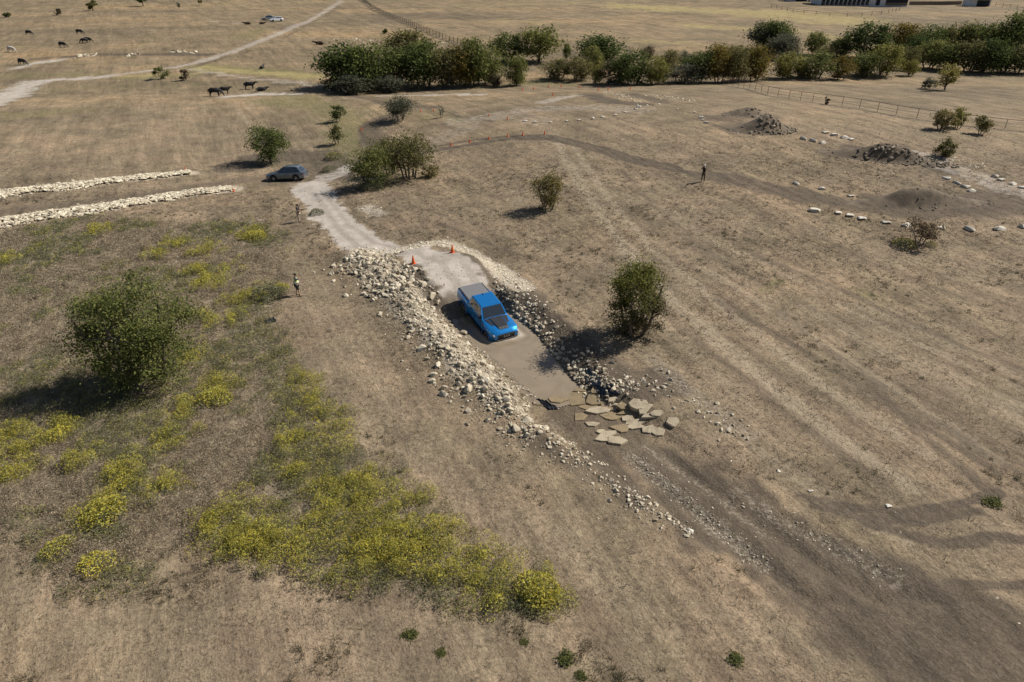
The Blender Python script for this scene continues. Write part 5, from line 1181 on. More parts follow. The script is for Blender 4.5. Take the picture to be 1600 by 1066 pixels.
def sm(a, b, x): t = min(max((x - a) / (b - a), 0), 1); return t * t * (3 - 2 * t)
def make_pickup():
    root = empty('pickup_truck')
    FA, RA, WR = 1.92, -1.76, 0.445
    arches = [(FA, WR + 0.02, 0.57), (RA, WR + 0.02, 0.57)]
    top = lambda x: 1.47 if x < -1.19 else (1.36 if x < 0.85 else 1.36 - 0.02 * sm(1.0, 2.5, x) - 0.10 * sm(2.35, 2.86, x))
    wid = lambda x: (1.0 + 0.085 * math.exp(-((x - FA) / 0.62) ** 4) + 0.085 * math.exp(-((x - RA) / 0.62) ** 4)) * (1 - 0.10 * sm(2.4, 2.86, x)) * (1 - 0.03 * sm(-2.6, -2.9, -x))
    bot = lambda x: 0.52 + 0.16 * sm(2.35, 2.8, x) + 0.12 * sm(2.4, 2.85, -x)
    xs = [-2.92, -2.88, -2.6, -2.2, -1.3, -1.192, -1.188, -0.8, -0.4, 0.2, 0.6, 0.848, 0.852, 1.1, 1.5, 2.0, 2.3, 2.55, 2.7, 2.8, 2.86]
    body_shell(xs, bot, top, wid, arches, 0.035).build('body', M['blue'], root, smooth=32)
    cabin(root, (-1.16, 1.06, 0.955, 1.34), (-1.0, 0.44, 0.765, 1.955), M['blue'], split=0.45)
    roof = MB()
    for k in range(7): roof.box((-0.28, -0.54 + 0.18 * k, 1.988), (1.24, 0.055, 0.022))
    roof.build('roof_ribs', M['blue'], root)
    MB().box((-2.05, 0, 1.505), (1.66, 1.72, 0.035)).build('tonneau_cover', M['tonneau'], root)
    for s in (1, -1): MB().box((-2.05, s * 0.905, 1.49), (1.66, 0.09, 0.035)).build('bed_rail', M['trim'], root)
    MB().rings([[(-0.98 + dx, y, 1.975 + z) for y, z in ((-0.03, 0), (0.03, 0), (0.012, h), (-0.012, h))] for dx, h in ((0, 0.02), (0.06, 0.075), (0.16, 0.07), (0.19, 0.02))]).build('antenna_fin', M['trim'], root)
    hz = lambda x: top(x) + 0.04
    # hood: black centre panel rising to a scoop, two side decals
    cp = MB(); cp.rings([[(x, -w, hz(x) + 0.006), (x, -w * 0.92, hz(x) + h), (x, w * 0.92, hz(x) + h), (x, w, hz(x) + 0.006)] for x, w, h in ((1.12, 0.52, 0.02), (1.4, 0.49, 0.05), (2.1, 0.40, 0.08), (2.3, 0.38, 0.065))]).build('hood_scoop', M['matte'], root, smooth=30)
    sc = MB(); sc.rings([[(x, -w, hz(x) + 0.004), (x, -w, hz(x) + h), (x, w, hz(x) + h), (x, w, hz(x) + 0.004)] for x, w, h in ((2.31, 0.36, 0.06), (2.5, 0.31, 0.02))]).build('scoop_intake', M['trim'], root)
    for s in (1, -1): sc2 = MB().box((2.40, s * 0.11, hz(2.4) + 0.05), (0.16, 0.02, 0.02)); sc2.build('intake_vane', M['chrome'], root)
    for s in (1, -1):
        d = MB(); q = [(1.14, s * 0.56, hz(1.1) - 0.006), (2.0, s * 0.47, hz(1.95) - 0.004), (1.9, s * 0.66, hz(1.9) - 0.016), (1.16, s * 0.84, hz(1.18) - 0.026)]
        if s < 0: q = [q[3], q[2], q[1], q[0]]
        quad_panel(d, q if s > 0 else q, 0.014); d.build('hood_vent', M['trim'], root)
    # front end
    MB().rings([[(x, -w, z0), (x, w, z0), (x, w * 0.98, z1), (x, -w * 0.98, z1)] for x, w, z0, z1 in ((2.78, 0.66, 0.86, 1.22), (2.885, 0.63, 0.88, 1.19))]).build('grille', M['trim'], root)
    fc = bpy.data.curves.new('badge', 'FONT'); fc.body = 'RAM'; fc.size = 0.24; fc.align_x = 'CENTER'; fc.extrude = 0.008
    fo = add('badge_tmp', fc); bpy.context.view_layer.update()
    bme = bpy.data.meshes.new_from_object(fo.evaluated_get(bpy.context.evaluated_depsgraph_get())); bpy.data.objects.remove(fo)
    bme.materials.clear(); bme.materials.append(M['chrome'])
    bo = add('badge', bme, root, (2.898, 0.0, 0.96)); bo.rotation_euler = (PI / 2, 0, PI / 2)
    for s in (1, -1):
        MB().rings([[(x, s * y0, z0), (x, s * y1, z0), (x, s * y1, z1), (x, s * y0, z1)] for x, y0, y1, z0, z1 in ((2.70, 0.64, 0.95, 1.06, 1.21), (2.84, 0.65, 0.885, 1.08, 1.19))]).build('headlight', M['lamp'], root)
        MB().box((2.80, s * 0.74, 0.78), (0.16, 0.14, 0.09)).build('fog_light', M['lamp'], root)
    MB().rings([[(x, -w, z0), (x, w, z0), (x, w, z1), (x, -w, z1)] for x, w, z0, z1 in ((2.62, 0.92, 0.62, 0.86), (2.86, 0.88, 0.64, 0.86), (2.97, 0.66, 0.66, 0.83))]).build('front_bumper', M['trim'], root, smooth=30)
    MB().rings([[(x, -w, 0.53), (x, w, 0.53), (x, w, 0.64), (x, -w, 0.64)] for x, w in ((2.6, 0.72), (2.9, 0.62))]).build('skid_plate', M['rim'], root)
    MB().rings([[(x, -w, z0), (x, w, z0), (x, w, z1), (x, -w, z1)] for x, w, z0, z1 in ((-2.86, 0.92, 0.62, 0.84), (-3.0, 0.86, 0.64, 0.82))]).build('rear_bumper', M['trim'], root)
    MB().box((-2.93, 0, 1.14), (0.05, 1.55, 0.5)).build('tailgate', M['blue'], root)
    for s in (1, -1):
        MB().box((-2.90, s * 0.885, 1.17), (0.09, 0.14, 0.42)).build('tail_lamp', M['tail'], root)
        mr = MB(); mr.rings([[(x, s * 1.06 + dy, 1.42 + dz) for dy, dz in ((-0.05, -0.1), (0.16, -0.1), (0.17, 0.12), (-0.04, 0.12))] for x in (0.72, 0.86)]).box((0.78, s * 0.99, 1.36), (0.06, 0.16, 0.05))
        mr.build('mirror', M['trim'], root)
        for xh in (-0.62, 0.28): MB().box((xh, s * 1.008, 1.2), (0.2, 0.03, 0.035)).build('door_handle', M['trim'], root)
        for xh in (-1.12, -0.06, 0.86): MB().box((xh, s * 0.999, 0.98), (0.012, 0.02, 0.68)).build('door_seam', M['trim'], root)
        MB().box((0.06, s * 0.98, 0.50), (2.4, 0.18, 0.06)).build('running_board', M['trim'], root)
        for ax in (FA, RA):
            fl = MB(); R = []
            for t in np.linspace(-0.12, PI + 0.12, 17):
                c, sn = math.cos(t), math.sin(t)
                R.append([(ax + (0.57 + a) * c, s * y, WR + 0.02 + (0.57 + a) * sn) for a, y in ((-0.015, 0.98), (-0.015, 1.105), (0.03, 1.11), (0.075, 1.06), (0.075, 0.98))])
            fl.rings(R).build('fender_flare', M['dust_blue'], root, smooth=40)
    MB().box((0, 0, 0.62), (5.1, 1.1, 0.3)).build('chassis', M['trim'], root)
    for x in (FA, RA):
        MB().tube([(x, -0.75, WR), (x, 0.75, WR)], [0.07, 0.07], 8).build('axle', M['trim'], root)
        for s in (1, -1): wheel_parts(root, x, s * 0.90, WR, 0.31, M['rim'])
    wp = MB(); wp.box((1.02, 0.25, 1.40), (0.02, 0.6, 0.02)).box((1.0, -0.35, 1.40), (0.02, 0.6, 0.02)); wp.build('wiper', M['trim'], root)
    return tag(root, 'bright blue pickup truck with black hood scoop driving into the muddy pool', 'pickup truck')
pk = make_pickup()
ra = T_C - TF * 1.84; fa = T_C + TF * 1.84
zr_, zf_ = float(full_h(np.array([ra[0]]), np.array([ra[1]]))[0]), float(full_h(np.array([fa[0]]), np.array([fa[1]]))[0])
pitch = math.atan2(zr_ - zf_, 3.68)
pk.rotation_euler = (0, pitch, math.atan2(TF[1], TF[0])); pk.location = (T_C[0], T_C[1], (zr_ + zf_) / 2 + 0.02)

def make_car(name, label, paint, L=4.72, W=0.93, rim=None):
    root = empty(name); k = L / 4.72; FA, RA, WR = 1.38 * k, -1.38 * k, 0.36
    arches = [(FA, WR, 0.43), (RA, WR, 0.43)]; xf = 2.34 * k; xr = -2.34 * k
    top = lambda x: 0.98 + 0.06 * sm(-2.2, 0.5, -x) - 0.20 * sm(1.2 * k, xf, x) - 0.06 * sm(2.1 * k, 2.36 * k, -x)
    wid = lambda x: W * (1 - 0.22 * sm(1.7 * k, xf, x) ** 1.5 - 0.12 * sm(1.8 * k, 2.36 * k, -x)) + 0.015 * math.exp(-((x - FA) / 0.5) ** 4) + 0.015 * math.exp(-((x - RA) / 0.5) ** 4)
    bot = lambda x: 0.27 + 0.10 * sm(1.9 * k, xf, x) + 0.14 * sm(1.9 * k, 2.36 * k, -x)
    xs = [v * k for v in (-2.34, -2.3, -2.15, -1.8, -1.0, -0.5, 0, 0.5, 0.9, 1.2, 1.8, 2.05, 2.2, 2.3, 2.34)]
    body_shell(xs, bot, top, wid, arches, 0.045).build('body', paint, root, smooth=40)
    cabin(root, (-2.12 * k, 1.08 * k, W * 0.90, 0.99), (-1.62 * k, 0.20 * k, W * 0.70, 1.60), paint, panes=3)
    MB().rings([[(xf - 0.05, -0.5, 0.46), (xf - 0.05, 0.5, 0.46), (xf - 0.05, 0.5, 0.70), (xf - 0.05, -0.5, 0.70)], [(xf + 0.02, -0.46, 0.48), (xf + 0.02, 0.46, 0.48), (xf + 0.02, 0.46, 0.68), (xf + 0.02, -0.46, 0.68)]]).build('grille', M['trim'], root)
    for s in (1, -1):
        MB().box((xf - 0.14, s * W * 0.69, 0.68), (0.22, 0.26, 0.09)).build('headlight', M['lamp'], root)
        MB().box((xr + 0.06, s * W * 0.72, 0.84), (0.12, 0.34, 0.12)).build('tail_lamp', M['tail'], root)
        MB().box((0.78 * k, s * (W + 0.07), 1.04), (0.1, 0.2, 0.13)).build('mirror', paint, root)
        for xh in (-0.75, 0.2): MB().box((xh, s * (W + 0.006), 0.84), (0.2, 0.025, 0.03)).build('door_handle', M['chrome'], root)
        MB().box((0, s * W * 0.95, 0.30), (1.9 * k, 0.1, 0.09)).build('sill', M['trim'], root)
        MB().box((-0.65 * k, s * W * 0.64, 1.655), (1.5 * k, 0.035, 0.035)).build('roof_rail', M['trim'], root)
        for ax in (FA, RA): wheel_parts(root, ax, s * (W - 0.1), WR, 0.23, rim or M['bright_rim'], 5)
    MB().box((0, 0, 0.34), (4.2 * k, 1.2, 0.16)).build('underbody', M['trim'], root)
    return tag(root, label, 'car')
def settle(o, px, py, ang):
    p = at(px, py); o.location = (p.x, p.y, p.z - 0.01); o.rotation_euler = (0, 0, ang)
    x, y = math.cos(ang), math.sin(ang); e = 1.4
    dz = float(gh(p.x + x * e, p.y + y * e) - gh(p.x - x * e, p.y - y * e)); o.rotation_euler[1] = -math.atan2(dz, 2 * e)
    dz = float(gh(p.x - y * 0.8, p.y + x * 0.8) - gh(p.x + y * 0.8, p.y - x * 0.8)); o.rotation_euler[0] = math.atan2(dz, 1.6)
settle(make_car('parked_car', 'silver grey crossover car parked where the gravel track begins', M['silver']), 450, 281, math.radians(176))
settle(make_car('parked_car', 'white far car right of the pale silver one in the upper pasture', M['white_paint'], 4.9), 432, 34, math.radians(215))
settle(make_car('parked_car', 'pale silver far car left of the white one in the upper pasture', M['pale_silver'], 4.6), 419, 32, math.radians(190))
settle(make_car('parked_car', 'white vehicle parked at the left end of the long barn', M['white_paint'], 5.2), 1269, 3, math.radians(170))

# ------------------------------------------------------------------ traffic cones
M['orange'] = simple('orange_plastic', (0.62, 0.10, 0.012), 0.5, var=0.12)
cone_me = MB().lathe([(0.155, 0.03), (0.145, 0.06), (0.035, 0.68), (0.022, 0.70), (0.02, 0.702)], 14).mesh('cone', M['orange'], 40)
base_me = MB().box((0, 0, 0.015), (0.38, 0.38, 0.035)).mesh('cone_base', M['orange'])
def cone(px, py, label, sc=1.0, group=None):
    sc = sc if sc > 0.97 else sc * 0.85
    root = empty('traffic_cone', at(px, py), rng.random()); root.scale = (sc,) * 3
    add('body', cone_me, root); add('base', base_me, root); tag(root, label, 'traffic cone', group)
cone(646, 412, 'orange cone on the near left edge of the ramp crest'); cone(707, 395, 'orange cone on the far right edge of the ramp crest', 1.0)
cone(365, 300, 'orange cone at the right end of the nearer stone row', .85); cone(290, 267, 'orange cone above the right end of the farther stone row', .85)
cone(565, 204, 'lone orange cone on the left bank of the dry creek bend', .8)
for i, (x, y) in enumerate([(705, 228), (734, 223), (764, 218), (793, 214), (817, 212), (851, 210)]): cone(x, y, f'{ORD[i]} orange cone from the left along the curved double rut', .85, 'cones along the double rut')
for i, (x, y) in enumerate([(657, 175), (677.5, 174)]): cone(x, y, ('left' if i == 0 else 'right') + ' of two orange cones beside the rounded grey-green tree', .8)
for i, (x, y) in enumerate([(764, 181.5), (793, 186.5)]): cone(x, y, ('left' if i == 0 else 'right') + ' of two orange cones between the double rut and the tree clump', .8)
for i, (x, y) in enumerate([(816, 141.5), (834, 140), (857, 137), (877, 136), (905, 138), (934.5, 141.5), (950, 141), (984.6, 140)]): cone(x, y, f'{ORD[i]} orange cone from the left in the far row on the crest', .95, 'cones on the crest')
cone(864, 149.5, 'orange cone standing in front of the far crest row', .95)

# ------------------------------------------------------------------ fences
M['rust'] = simple('rusty_pipe', (0.13, 0.085, 0.06), 0.8, 0.2, var=0.35)
M['oldwood'] = simple('weathered_post', (0.11, 0.09, 0.07), 0.9, var=0.35)
def fence(P, step, h, r, rails, name, label, mat):
    acc = np.concatenate([[0], np.cumsum(np.linalg.norm(np.diff(P, axis=0), axis=1))]); n = int(acc[-1] / step)
    t = np.linspace(0, acc[-1], n + 1); x = np.interp(t, acc, P[:, 0]); y = np.interp(t, acc, P[:, 1]); z = gh(x, y)
    root = empty(name, (x[0], y[0], z[0])); o = Vector((x[0], y[0], z[0]))
    pm = MB().tube([(0, 0, -0.3), (0, 0, h)], [r, r], 6).mesh('post', mat)
    for i in range(n + 1): add('post', pm, root, Vector((x[i], y[i], z[i])) - o)
    for rz, rr in rails:
        for i in range(n):
            a = Vector((x[i], y[i], z[i] + rz)) - o; b = Vector((x[i + 1], y[i + 1], z[i + 1] + rz)) - o
            MB().tube([a, b], [rr, rr], 5).build('rail', mat, root)
    return tag(root, label, 'fence')
fence(pl([(1105, 128), (1130, 132), (1200, 148), (1290, 162), (1400, 180), (1480, 192), (1600, 205), (1680, 214)], gh), 2.6, 1.3, 0.035, [(1.28, 0.03), (0.75, 0.01), (0.4, 0.01)], 'pipe_fence', 'rusty pipe fence with thin posts running across the right field', M['rust'])
fence(pl([(556, -6), (580, 12), (620, 32), (660, 48), (700, 64), (722, 72)], gh), 3.0, 1.5, 0.09, [(1.3, 0.04), (0.9, 0.04), (0.5, 0.04)], 'pasture_fence', 'dark post and wire fence dividing the two far pastures', M['oldwood'])
fence(pl([(1205, 12), (1240, 20), (1290, 26), (1340, 27), (1385, 22), (1405, 17)], gh), 6.0, 1.4, 0.08, [(1.2, 0.04), (0.6, 0.04)], 'paddock_fence', 'thin dark paddock fence in the field below the long barn', M['oldwood'])
fence(pl([(1555, 10), (1580, 13), (1610, 17)], gh), 4.0, 1.5, 0.08, [(1.3, 0.05), (0.8, 0.05)], 'paddock_fence', 'short dark fence right of the small shed at the top edge', M['oldwood'])

# ------------------------------------------------------------------ far buildings
M['sheet'] = simple('pale_sheet_metal', (0.46, 0.50, 0.56), 0.5, 0.2, var=0.08, scale=0.5)
M['wallw'] = simple('white_wall', (0.56, 0.57, 0.60), 0.7, var=0.08, scale=0.5)
M['dark_in'] = simple('dark_interior', (0.02, 0.023, 0.028), 0.9, var=0.2)  # near-black; on the opening panels it paints the shade inside
M['brownwall'] = simple('brown_wall', (0.17, 0.13, 0.10), 0.9, var=0.25)
def barn():
    a = at(1283, 8.5); b = at(1418, 10.5); d = (b - a); d.z = 0; L = d.length; root = empty('long_barn', a, math.atan2(d.y, d.x)); h = 3.6; D = 12
    MB().box((L / 2, D / 2 + 0.6, h / 2 - 0.4), (L, D, h + 0.8)).build('wall', M['wallw'], root)
    bays = 11; x1 = L * 0.56; w = x1 / bays
    for k in range(bays):
        x = (k + 0.5) * w
        MB().box((x, 0.56, 1.35), (w * 0.66, 0.12, 2.5)).build('stall_opening', M['dark_in'], root)  # dark panel on the solid wall, painted shade of the stall inside
        MB().box((k * w, -1.2, 1.3), (0.18, 3.4, 0.18)).box((k * w, -2.8, 0.6), (0.18, 0.18, 1.6)).box((k * w, -1.2, 0.6), (0.12, 3.2, 0.12)).build('stall_run_rail', M['oldwood'], root)
    MB().box((L * 0.655, 0.56, 1.5), (L * 0.045, 0.14, 3.0)).build('door', M['dark_in'], root)
    MB().box((L * 0.87, 0.56, 1.5), (L * 0.25, 0.14, 3.0)).build('open_bay', M['dark_in'], root)  # bay is a dark panel, its inner shade put into the colour
    MB().box((L * 0.87, 0.45, 0.5), (L * 0.25, 0.1, 1.0)).build('low_wall', M['brownwall'], root)
    r = MB(); r.rings([[(x, -0.6, h), (x, D / 2 + 0.6, h + 2.6), (x, D + 1.8, h), (x, D + 1.8, h - 0.15), (x, -0.6, h - 0.15)] for x in (-0.6, L + 0.6)]); r.build('roof', M['sheet'], root)
    tag(root, 'long pale barn with a row of dark stall openings at the top edge', 'barn')
def shed(px0, px1, py, label, h=3.0, D=7, name='open_shed', wall='sheet'):
    a = at(px0, py); b = at(px1, py); d = (b - a); d.z = 0; L = d.length; root = empty(name, a, math.atan2(d.y, d.x))
    MB().box((L / 2, D / 2 + 0.3, h / 2 - 0.3), (L, D, h + 0.6)).build('wall', M['wallw'], root)
    MB().box((L * 0.62, 0.27, h * 0.42), (L * 0.62, 0.14, h * 0.8)).build('open_front', M['dark_in'], root)  # dark panel before a solid wall, painted shade of the open front
    MB().rings([[(x, -0.8, h - 0.1), (x, D / 2, h + 1.1), (x, D + 1, h), (x, D + 1, h - 0.15), (x, -0.8, h - 0.25)] for x in (-0.5, L + 0.5)]).build('roof', M[wall], root)
    tag(root, label, 'shed')
barn()
shed(1516, 1547, 10.5, 'small shed with pale metal roof and dark open front at the top edge')
shed(1235, 1262, 2.5, 'low building cut by the top edge left of the long barn', name='low_building')
a = at(1420, 8); b = at(1502, 7.5); d = b - a; root = empty('paddock_wall', a, math.atan2(d.y, d.x)); L = Vector((d.x, d.y)).length
wm = MB().box((0, 0, 0.7), (L / 20 * 0.985, 0.15, 1.5)).mesh('panel', M['brownwall'])
for k in range(20):
    x = (k + 0.5) * L / 20; wx, wy = a.x + x * math.cos(root.rotation_euler.z), a.y + x * math.sin(root.rotation_euler.z)
    add('panel', wm, root, (x, 0, float(gh(wx, wy)) - a.z))
tag(root, 'long low brown panelled paddock wall right of the barn', 'wall')

# ------------------------------------------------------------------ animals and people
def skin_mesh(name, V, E, R, mat, sub=1, extra=None):
    me = bpy.data.meshes.new(name); me.from_pydata(V, E, []); o = add('tmp_skin', me)
    o.modifiers.new('s', 'SKIN'); sv = me.skin_vertices[0].data
    for i, r in enumerate(R): sv[i].radius = r if isinstance(r, tuple) else (r, r); sv[i].use_root = (i == 0)
    ss = o.modifiers.new('ss', 'SUBSURF'); ss.levels = sub; ss.render_levels = sub
    bpy.context.view_layer.update()
    out = bpy.data.meshes.new_from_object(o.evaluated_get(bpy.context.evaluated_depsgraph_get())); bpy.data.objects.remove(o)
    if extra:
        bm = bmesh.new(); bm.from_mesh(out); t = bpy.data.meshes.new('t'); t.from_pydata(extra.v, [], extra.f); bm.from_mesh(t); bmesh.ops.recalc_face_normals(bm, faces=bm.faces); bm.to_mesh(out); bm.free()
    out.materials.clear(); out.materials.append(mat); out.polygons.foreach_set('use_smooth', np.full(len(out.polygons), True)); out.name = name
    return out
M['cowblack'] = simple('black_hide', (0.012, 0.011, 0.011), 0.7, var=0.3)
M['cowwhite'] = simple('white_hide', (0.5, 0.47, 0.42), 0.8, var=0.15)
M['cowred'] = simple('red_brown_hide', (0.055, 0.028, 0.02), 0.8, var=0.2)
def cow_body(pose, mat):
    gz = pose == 'grazing'
    V = [(-0.2, 0, 1.0), (-0.85, 0, 1.08), (0.45, 0, 1.02), (0.8, 0, 1.08)]; R = [(0.36, 0.40), (0.27, 0.30), (0.34, 0.40), (0.24, 0.30)]; E = [(0, 1), (0, 2), (2, 3)]
    def ch(par, pts, rad):
        for p, r in zip(pts, rad): V.append(p); R.append(r); E.append((par, len(V) - 1)); par = len(V) - 1
        return par
    if gz: ch(3, [(1.12, 0, 0.82), (1.32, 0.03, 0.45), (1.45, 0.05, 0.2), (1.5, 0.06, 0.08)], [0.17, 0.13, 0.12, 0.075])
    else: ch(3, [(1.1, 0, 1.28), (1.32, 0, 1.4), (1.55, 0, 1.28), (1.68, 0, 1.2)], [0.18, 0.14, 0.11, 0.075])
    for s in (1, -1):
        ch(2, [(0.55, s * 0.2, 0.72), (0.58, s * 0.21, 0.42), (0.55, s * 0.21, 0.1), (0.58, s * 0.21, 0.02)], [0.13, 0.075, 0.055, 0.065])
        ch(1, [(-0.78, s * 0.22, 0.78), (-0.66, s * 0.23, 0.56), (-0.86, s * 0.23, 0.38), (-0.84, s * 0.23, 0.1), (-0.8, s * 0.23, 0.02)], [0.17, 0.11, 0.062, 0.052, 0.064])
    ch(1, [(-1.08, 0, 1.12), (-1.14, 0, 0.7), (-1.13, 0, 0.45)], [0.05, 0.03, 0.045])
    if pose == 'lying': V = [(x, y * (1.6 if z < 0.9 else 1), max(z * 0.55 - 0.08, 0.05) if z < 0.9 else z - 0.62) for x, y, z in V]
    ex = MB()
    hx, hz = (1.34, 0.5) if gz else (1.36, 1.44 - (0.62 if pose == 'lying' else 0))
    for s in (1, -1): ex.ell((hx - 0.06, s * 0.19, hz), (0.05, 0.11, 0.05), 6, 4)
    return skin_mesh('body', V, E, R, mat, 1, ex)
_cow = {}
def cow(px, py, ang, pose, col, label, sc=1.0, face=False):
    k = (pose, col)
    if k not in _cow: _cow[k] = cow_body(pose, M['cow' + col])
    root = empty('cow', at(px, py) - Vector((0, 0, 0.02)), math.radians(ang)); root.scale = (sc,) * 3
    add('body', _cow[k], root)
    if face:
        hx = (1.5, 0.05, 0.2) if pose == 'grazing' else (1.58, 0, 1.3)
        MB().ell(hx, (0.13, 0.1, 0.16), 8, 6).build('white_face', M['cowwhite'], root, 60)
    tag(root, label, 'cow', 'cattle in the pasture')
cow(337, 151, 5, 'grazing', 'black', 'largest black cow with a white face on the bare pale patch', 1.15, True)
cow(352, 147, 10, 'standing', 'black', 'black cow right behind the white-faced one', 0.95)
cow(391, 140, 8, 'standing', 'black', 'black cow standing alone at the lane bend', 1.05)
cow(409, 142.5, 15, 'lying', 'black', 'black cow lying on the ground left of the tree clump', 1.0)
cow(46, 55, -10, 'grazing', 'black', 'black grazing cow farthest left in the upper pasture'); cow(125, 53.5, -5, 'grazing', 'black', 'black grazing cow highest up in the left pasture')
cow(133, 68, 180, 'grazing', 'black', 'left of two black cows standing close together'); cow(138.5, 66.5, -8, 'grazing', 'black', 'right of two black cows standing close together')
cow(98.5, 74, -8, 'grazing', 'black', 'black cow alone left below the close pair'); cow(18.5, 81.5, -12, 'grazing', 'white', 'single white cow at the left edge of the upper pasture')
cow(36, 102, -14, 'grazing', 'black', 'black cow beside the pale bare streak at left', 1.05); cow(499, 70, 185, 'lying', 'red', 'dark reddish animal lying left of the far stony patch', 1.2)
cow(386.5, 38.5, 190, 'lying', 'red', 'left dark animal lying beside the far parked cars', 1.1); cow(410, 38, 10, 'lying', 'red', 'right dark animal lying beside the far parked cars', 1.0)
cow(410, 107, 90, 'lying', 'black', 'tiny dark animal on the yellow-green strip above the lane', 0.9)

def cmat(nm, c): M[nm] = simple(nm, c, 0.8, var=0.18, scale=14); return M[nm]
for nm, c in (('skin', (0.42, 0.26, 0.18)), ('hair', (0.02, 0.016, 0.013)), ('black_cloth', (0.02, 0.021, 0.024)), ('khaki', (0.33, 0.27, 0.20)), ('olive_cloth', (0.11, 0.085, 0.05)), ('grey_cloth', (0.16, 0.19, 0.23)),
              ('hivis', (0.62, 0.72, 0.16)), ('dark_shorts', (0.016, 0.024, 0.026)), ('white_cloth', (0.62, 0.6, 0.6)), ('boots', (0.06, 0.045, 0.035)), ('reflect', (0.62, 0.62, 0.58))): cmat(nm, c)
def tapered(mb, pts, rad): return mb.tube(pts, rad, 6)
def hand_mesh(mb, w, d, side):
    """palm, four bent fingers and a thumb from wrist w along d"""
    w = Vector(w); d = Vector(d).normalized(); up = Vector((0, 0, 1)) if abs(d.z) < 0.8 else Vector((0, 1, 0))
    s = d.cross(up).normalized(); nrm = s.cross(d)
    mb.tube([w - d * 0.01, w + d * 0.05, w + d * 0.095], [0.028, 0.04, 0.036], 8)
    for i, ln in enumerate((0.07, 0.08, 0.075, 0.058)):
        b = w + d * 0.088 + s * (0.03 - 0.02 * i); k = b + d * ln * 0.5; mb.tube([b, k, k + d * ln * 0.35 - nrm * ln * 0.4], [0.0095, 0.009, 0.007], 5)
    b = w + d * 0.03 + s * 0.034 * side; mb.tube([b, b + d * 0.035 + s * 0.026 * side, b + d * 0.065 + s * 0.028 * side], [0.012, 0.011, 0.008], 5)
def person(px, py, ang, label, arms, legs, top, bottom, shorts=False, hat=None, vest=False, lean=0.0):
    """arms/legs: joint lists for +x and -x sides, facing +y"""
    root = empty('person', at(px, py) - Vector((0, 0, 0.015)), math.radians(ang))
    V = [(0, 0, 0.96), (0, 0.0, 1.14), (0, lean * 0.5, 1.34), (0, lean * 0.7, 1.47), (0, lean * 0.85 + 0.01, 1.53), (0, lean + 0.03, 1.60), (0, lean + 0.025, 1.70), (0, lean + 0.02, 1.755)]
    R = [(0.155, 0.11), (0.135, 0.10), (0.165, 0.115), (0.075, 0.06), 0.055, (0.068, 0.085), (0.075, 0.095), 0.055]
    E = [(i, i + 1) for i in range(7)]; sh = {}
    for s, A in zip((1, -1), arms):
        par = 2
        for p, r in zip([(s * 0.185, lean * 0.6, 1.43)] + A, (0.062, 0.045, 0.03)): V.append(p); R.append(r); E.append((par, len(V) - 1)); par = len(V) - 1
    for s, Lg in zip((1, -1), legs):
        par = 0
        for p, r in zip([(s * 0.095, 0, 0.88)] + Lg, (0.095, 0.062, 0.042, 0.04)): V.append(p); R.append(r); E.append((par, len(V) - 1)); par = len(V) - 1
    ex = MB(); hd = (0, lean + 0.03, 1.66)
    ex.tube([(0, hd[1] + 0.085, 1.68), (0, hd[1] + 0.112, 1.645)], [0.01, 0.016], 5)
    for s in (1, -1): ex.ell((s * 0.082, hd[1] - 0.005, 1.655), (0.012, 0.024, 0.034), 6, 4)
    for s, A in zip((1, -1), arms): hand_mesh(ex, A[1], Vector(A[1]) - Vector(A[0]), -s)
    add('body', skin_mesh('body', V, E, R, M['skin'], 2, ex), root)
    for s in (1, -1): MB().ell((s * 0.032, hd[1] + 0.082, 1.672), (0.014, 0.008, 0.009), 6, 4).build('eye', M['hair'], root)
    MB().ell((0, hd[1] + 0.088, 1.605), (0.026, 0.006, 0.007), 6, 4).build('mouth', M['boots'], root)
    # shirt: torso and upper arms
    SV = [(0, 0, 0.90), (0, 0, 1.05), (0, 0.0, 1.2), (0, lean * 0.5, 1.36), (0, lean * 0.7, 1.475)]; SR = [(0.185, 0.135), (0.175, 0.128), (0.17, 0.125), (0.19, 0.135), (0.085, 0.072)]; SE = [(0, 1), (1, 2), (2, 3), (3, 4)]
    for s, A in zip((1, -1), arms):
        a = Vector((s * 0.19, lean * 0.6, 1.425)); b = a.lerp(Vector(A[0]), 0.8); SV += [tuple(a), tuple(b)]; SR += [0.082, 0.072]; SE += [(3, len(SV) - 2), (len(SV) - 2, len(SV) - 1)]
    add('shirt', skin_mesh('shirt', SV, SE, SR, M[top], 2), root)
    if vest:
        add('safety_vest', skin_mesh('safety_vest', [(0, 0, 0.98), (0, 0, 1.12), (0, lean * 0.3, 1.26), (0, lean * 0.55, 1.40), (0, lean * 0.7, 1.47)], [(i, i + 1) for i in range(4)], [(0.205, 0.155), (0.195, 0.148), (0.20, 0.15), (0.205, 0.15), (0.11, 0.085)], M['hivis'], 2), root)
        MB().lathe([(0.205, 1.08), (0.208, 1.10), (0.208, 1.14), (0.203, 1.16)], 18).build('reflective_band', M['reflect'], root)
    TV = [(0, 0, 0.93)]; TR_ = [(0.175, 0.13)]; TE = []
    for s, Lg in zip((1, -1), legs):
        pts = [Vector((s * 0.095, 0, 0.84)), Vector(Lg[0])] + ([] if shorts else [Vector(Lg[1]) + Vector((0, 0, 0.02))]); rad = [0.12, 0.092 if shorts else 0.08, 0.065]
        par = 0
        for p, r in zip(pts, rad): TV.append(tuple(p)); TR_.append(r); TE.append((par, len(TV) - 1)); par = len(TV) - 1
    add('shorts' if shorts else 'trousers', skin_mesh('trousers', TV, TE, TR_, M[bottom], 2), root)
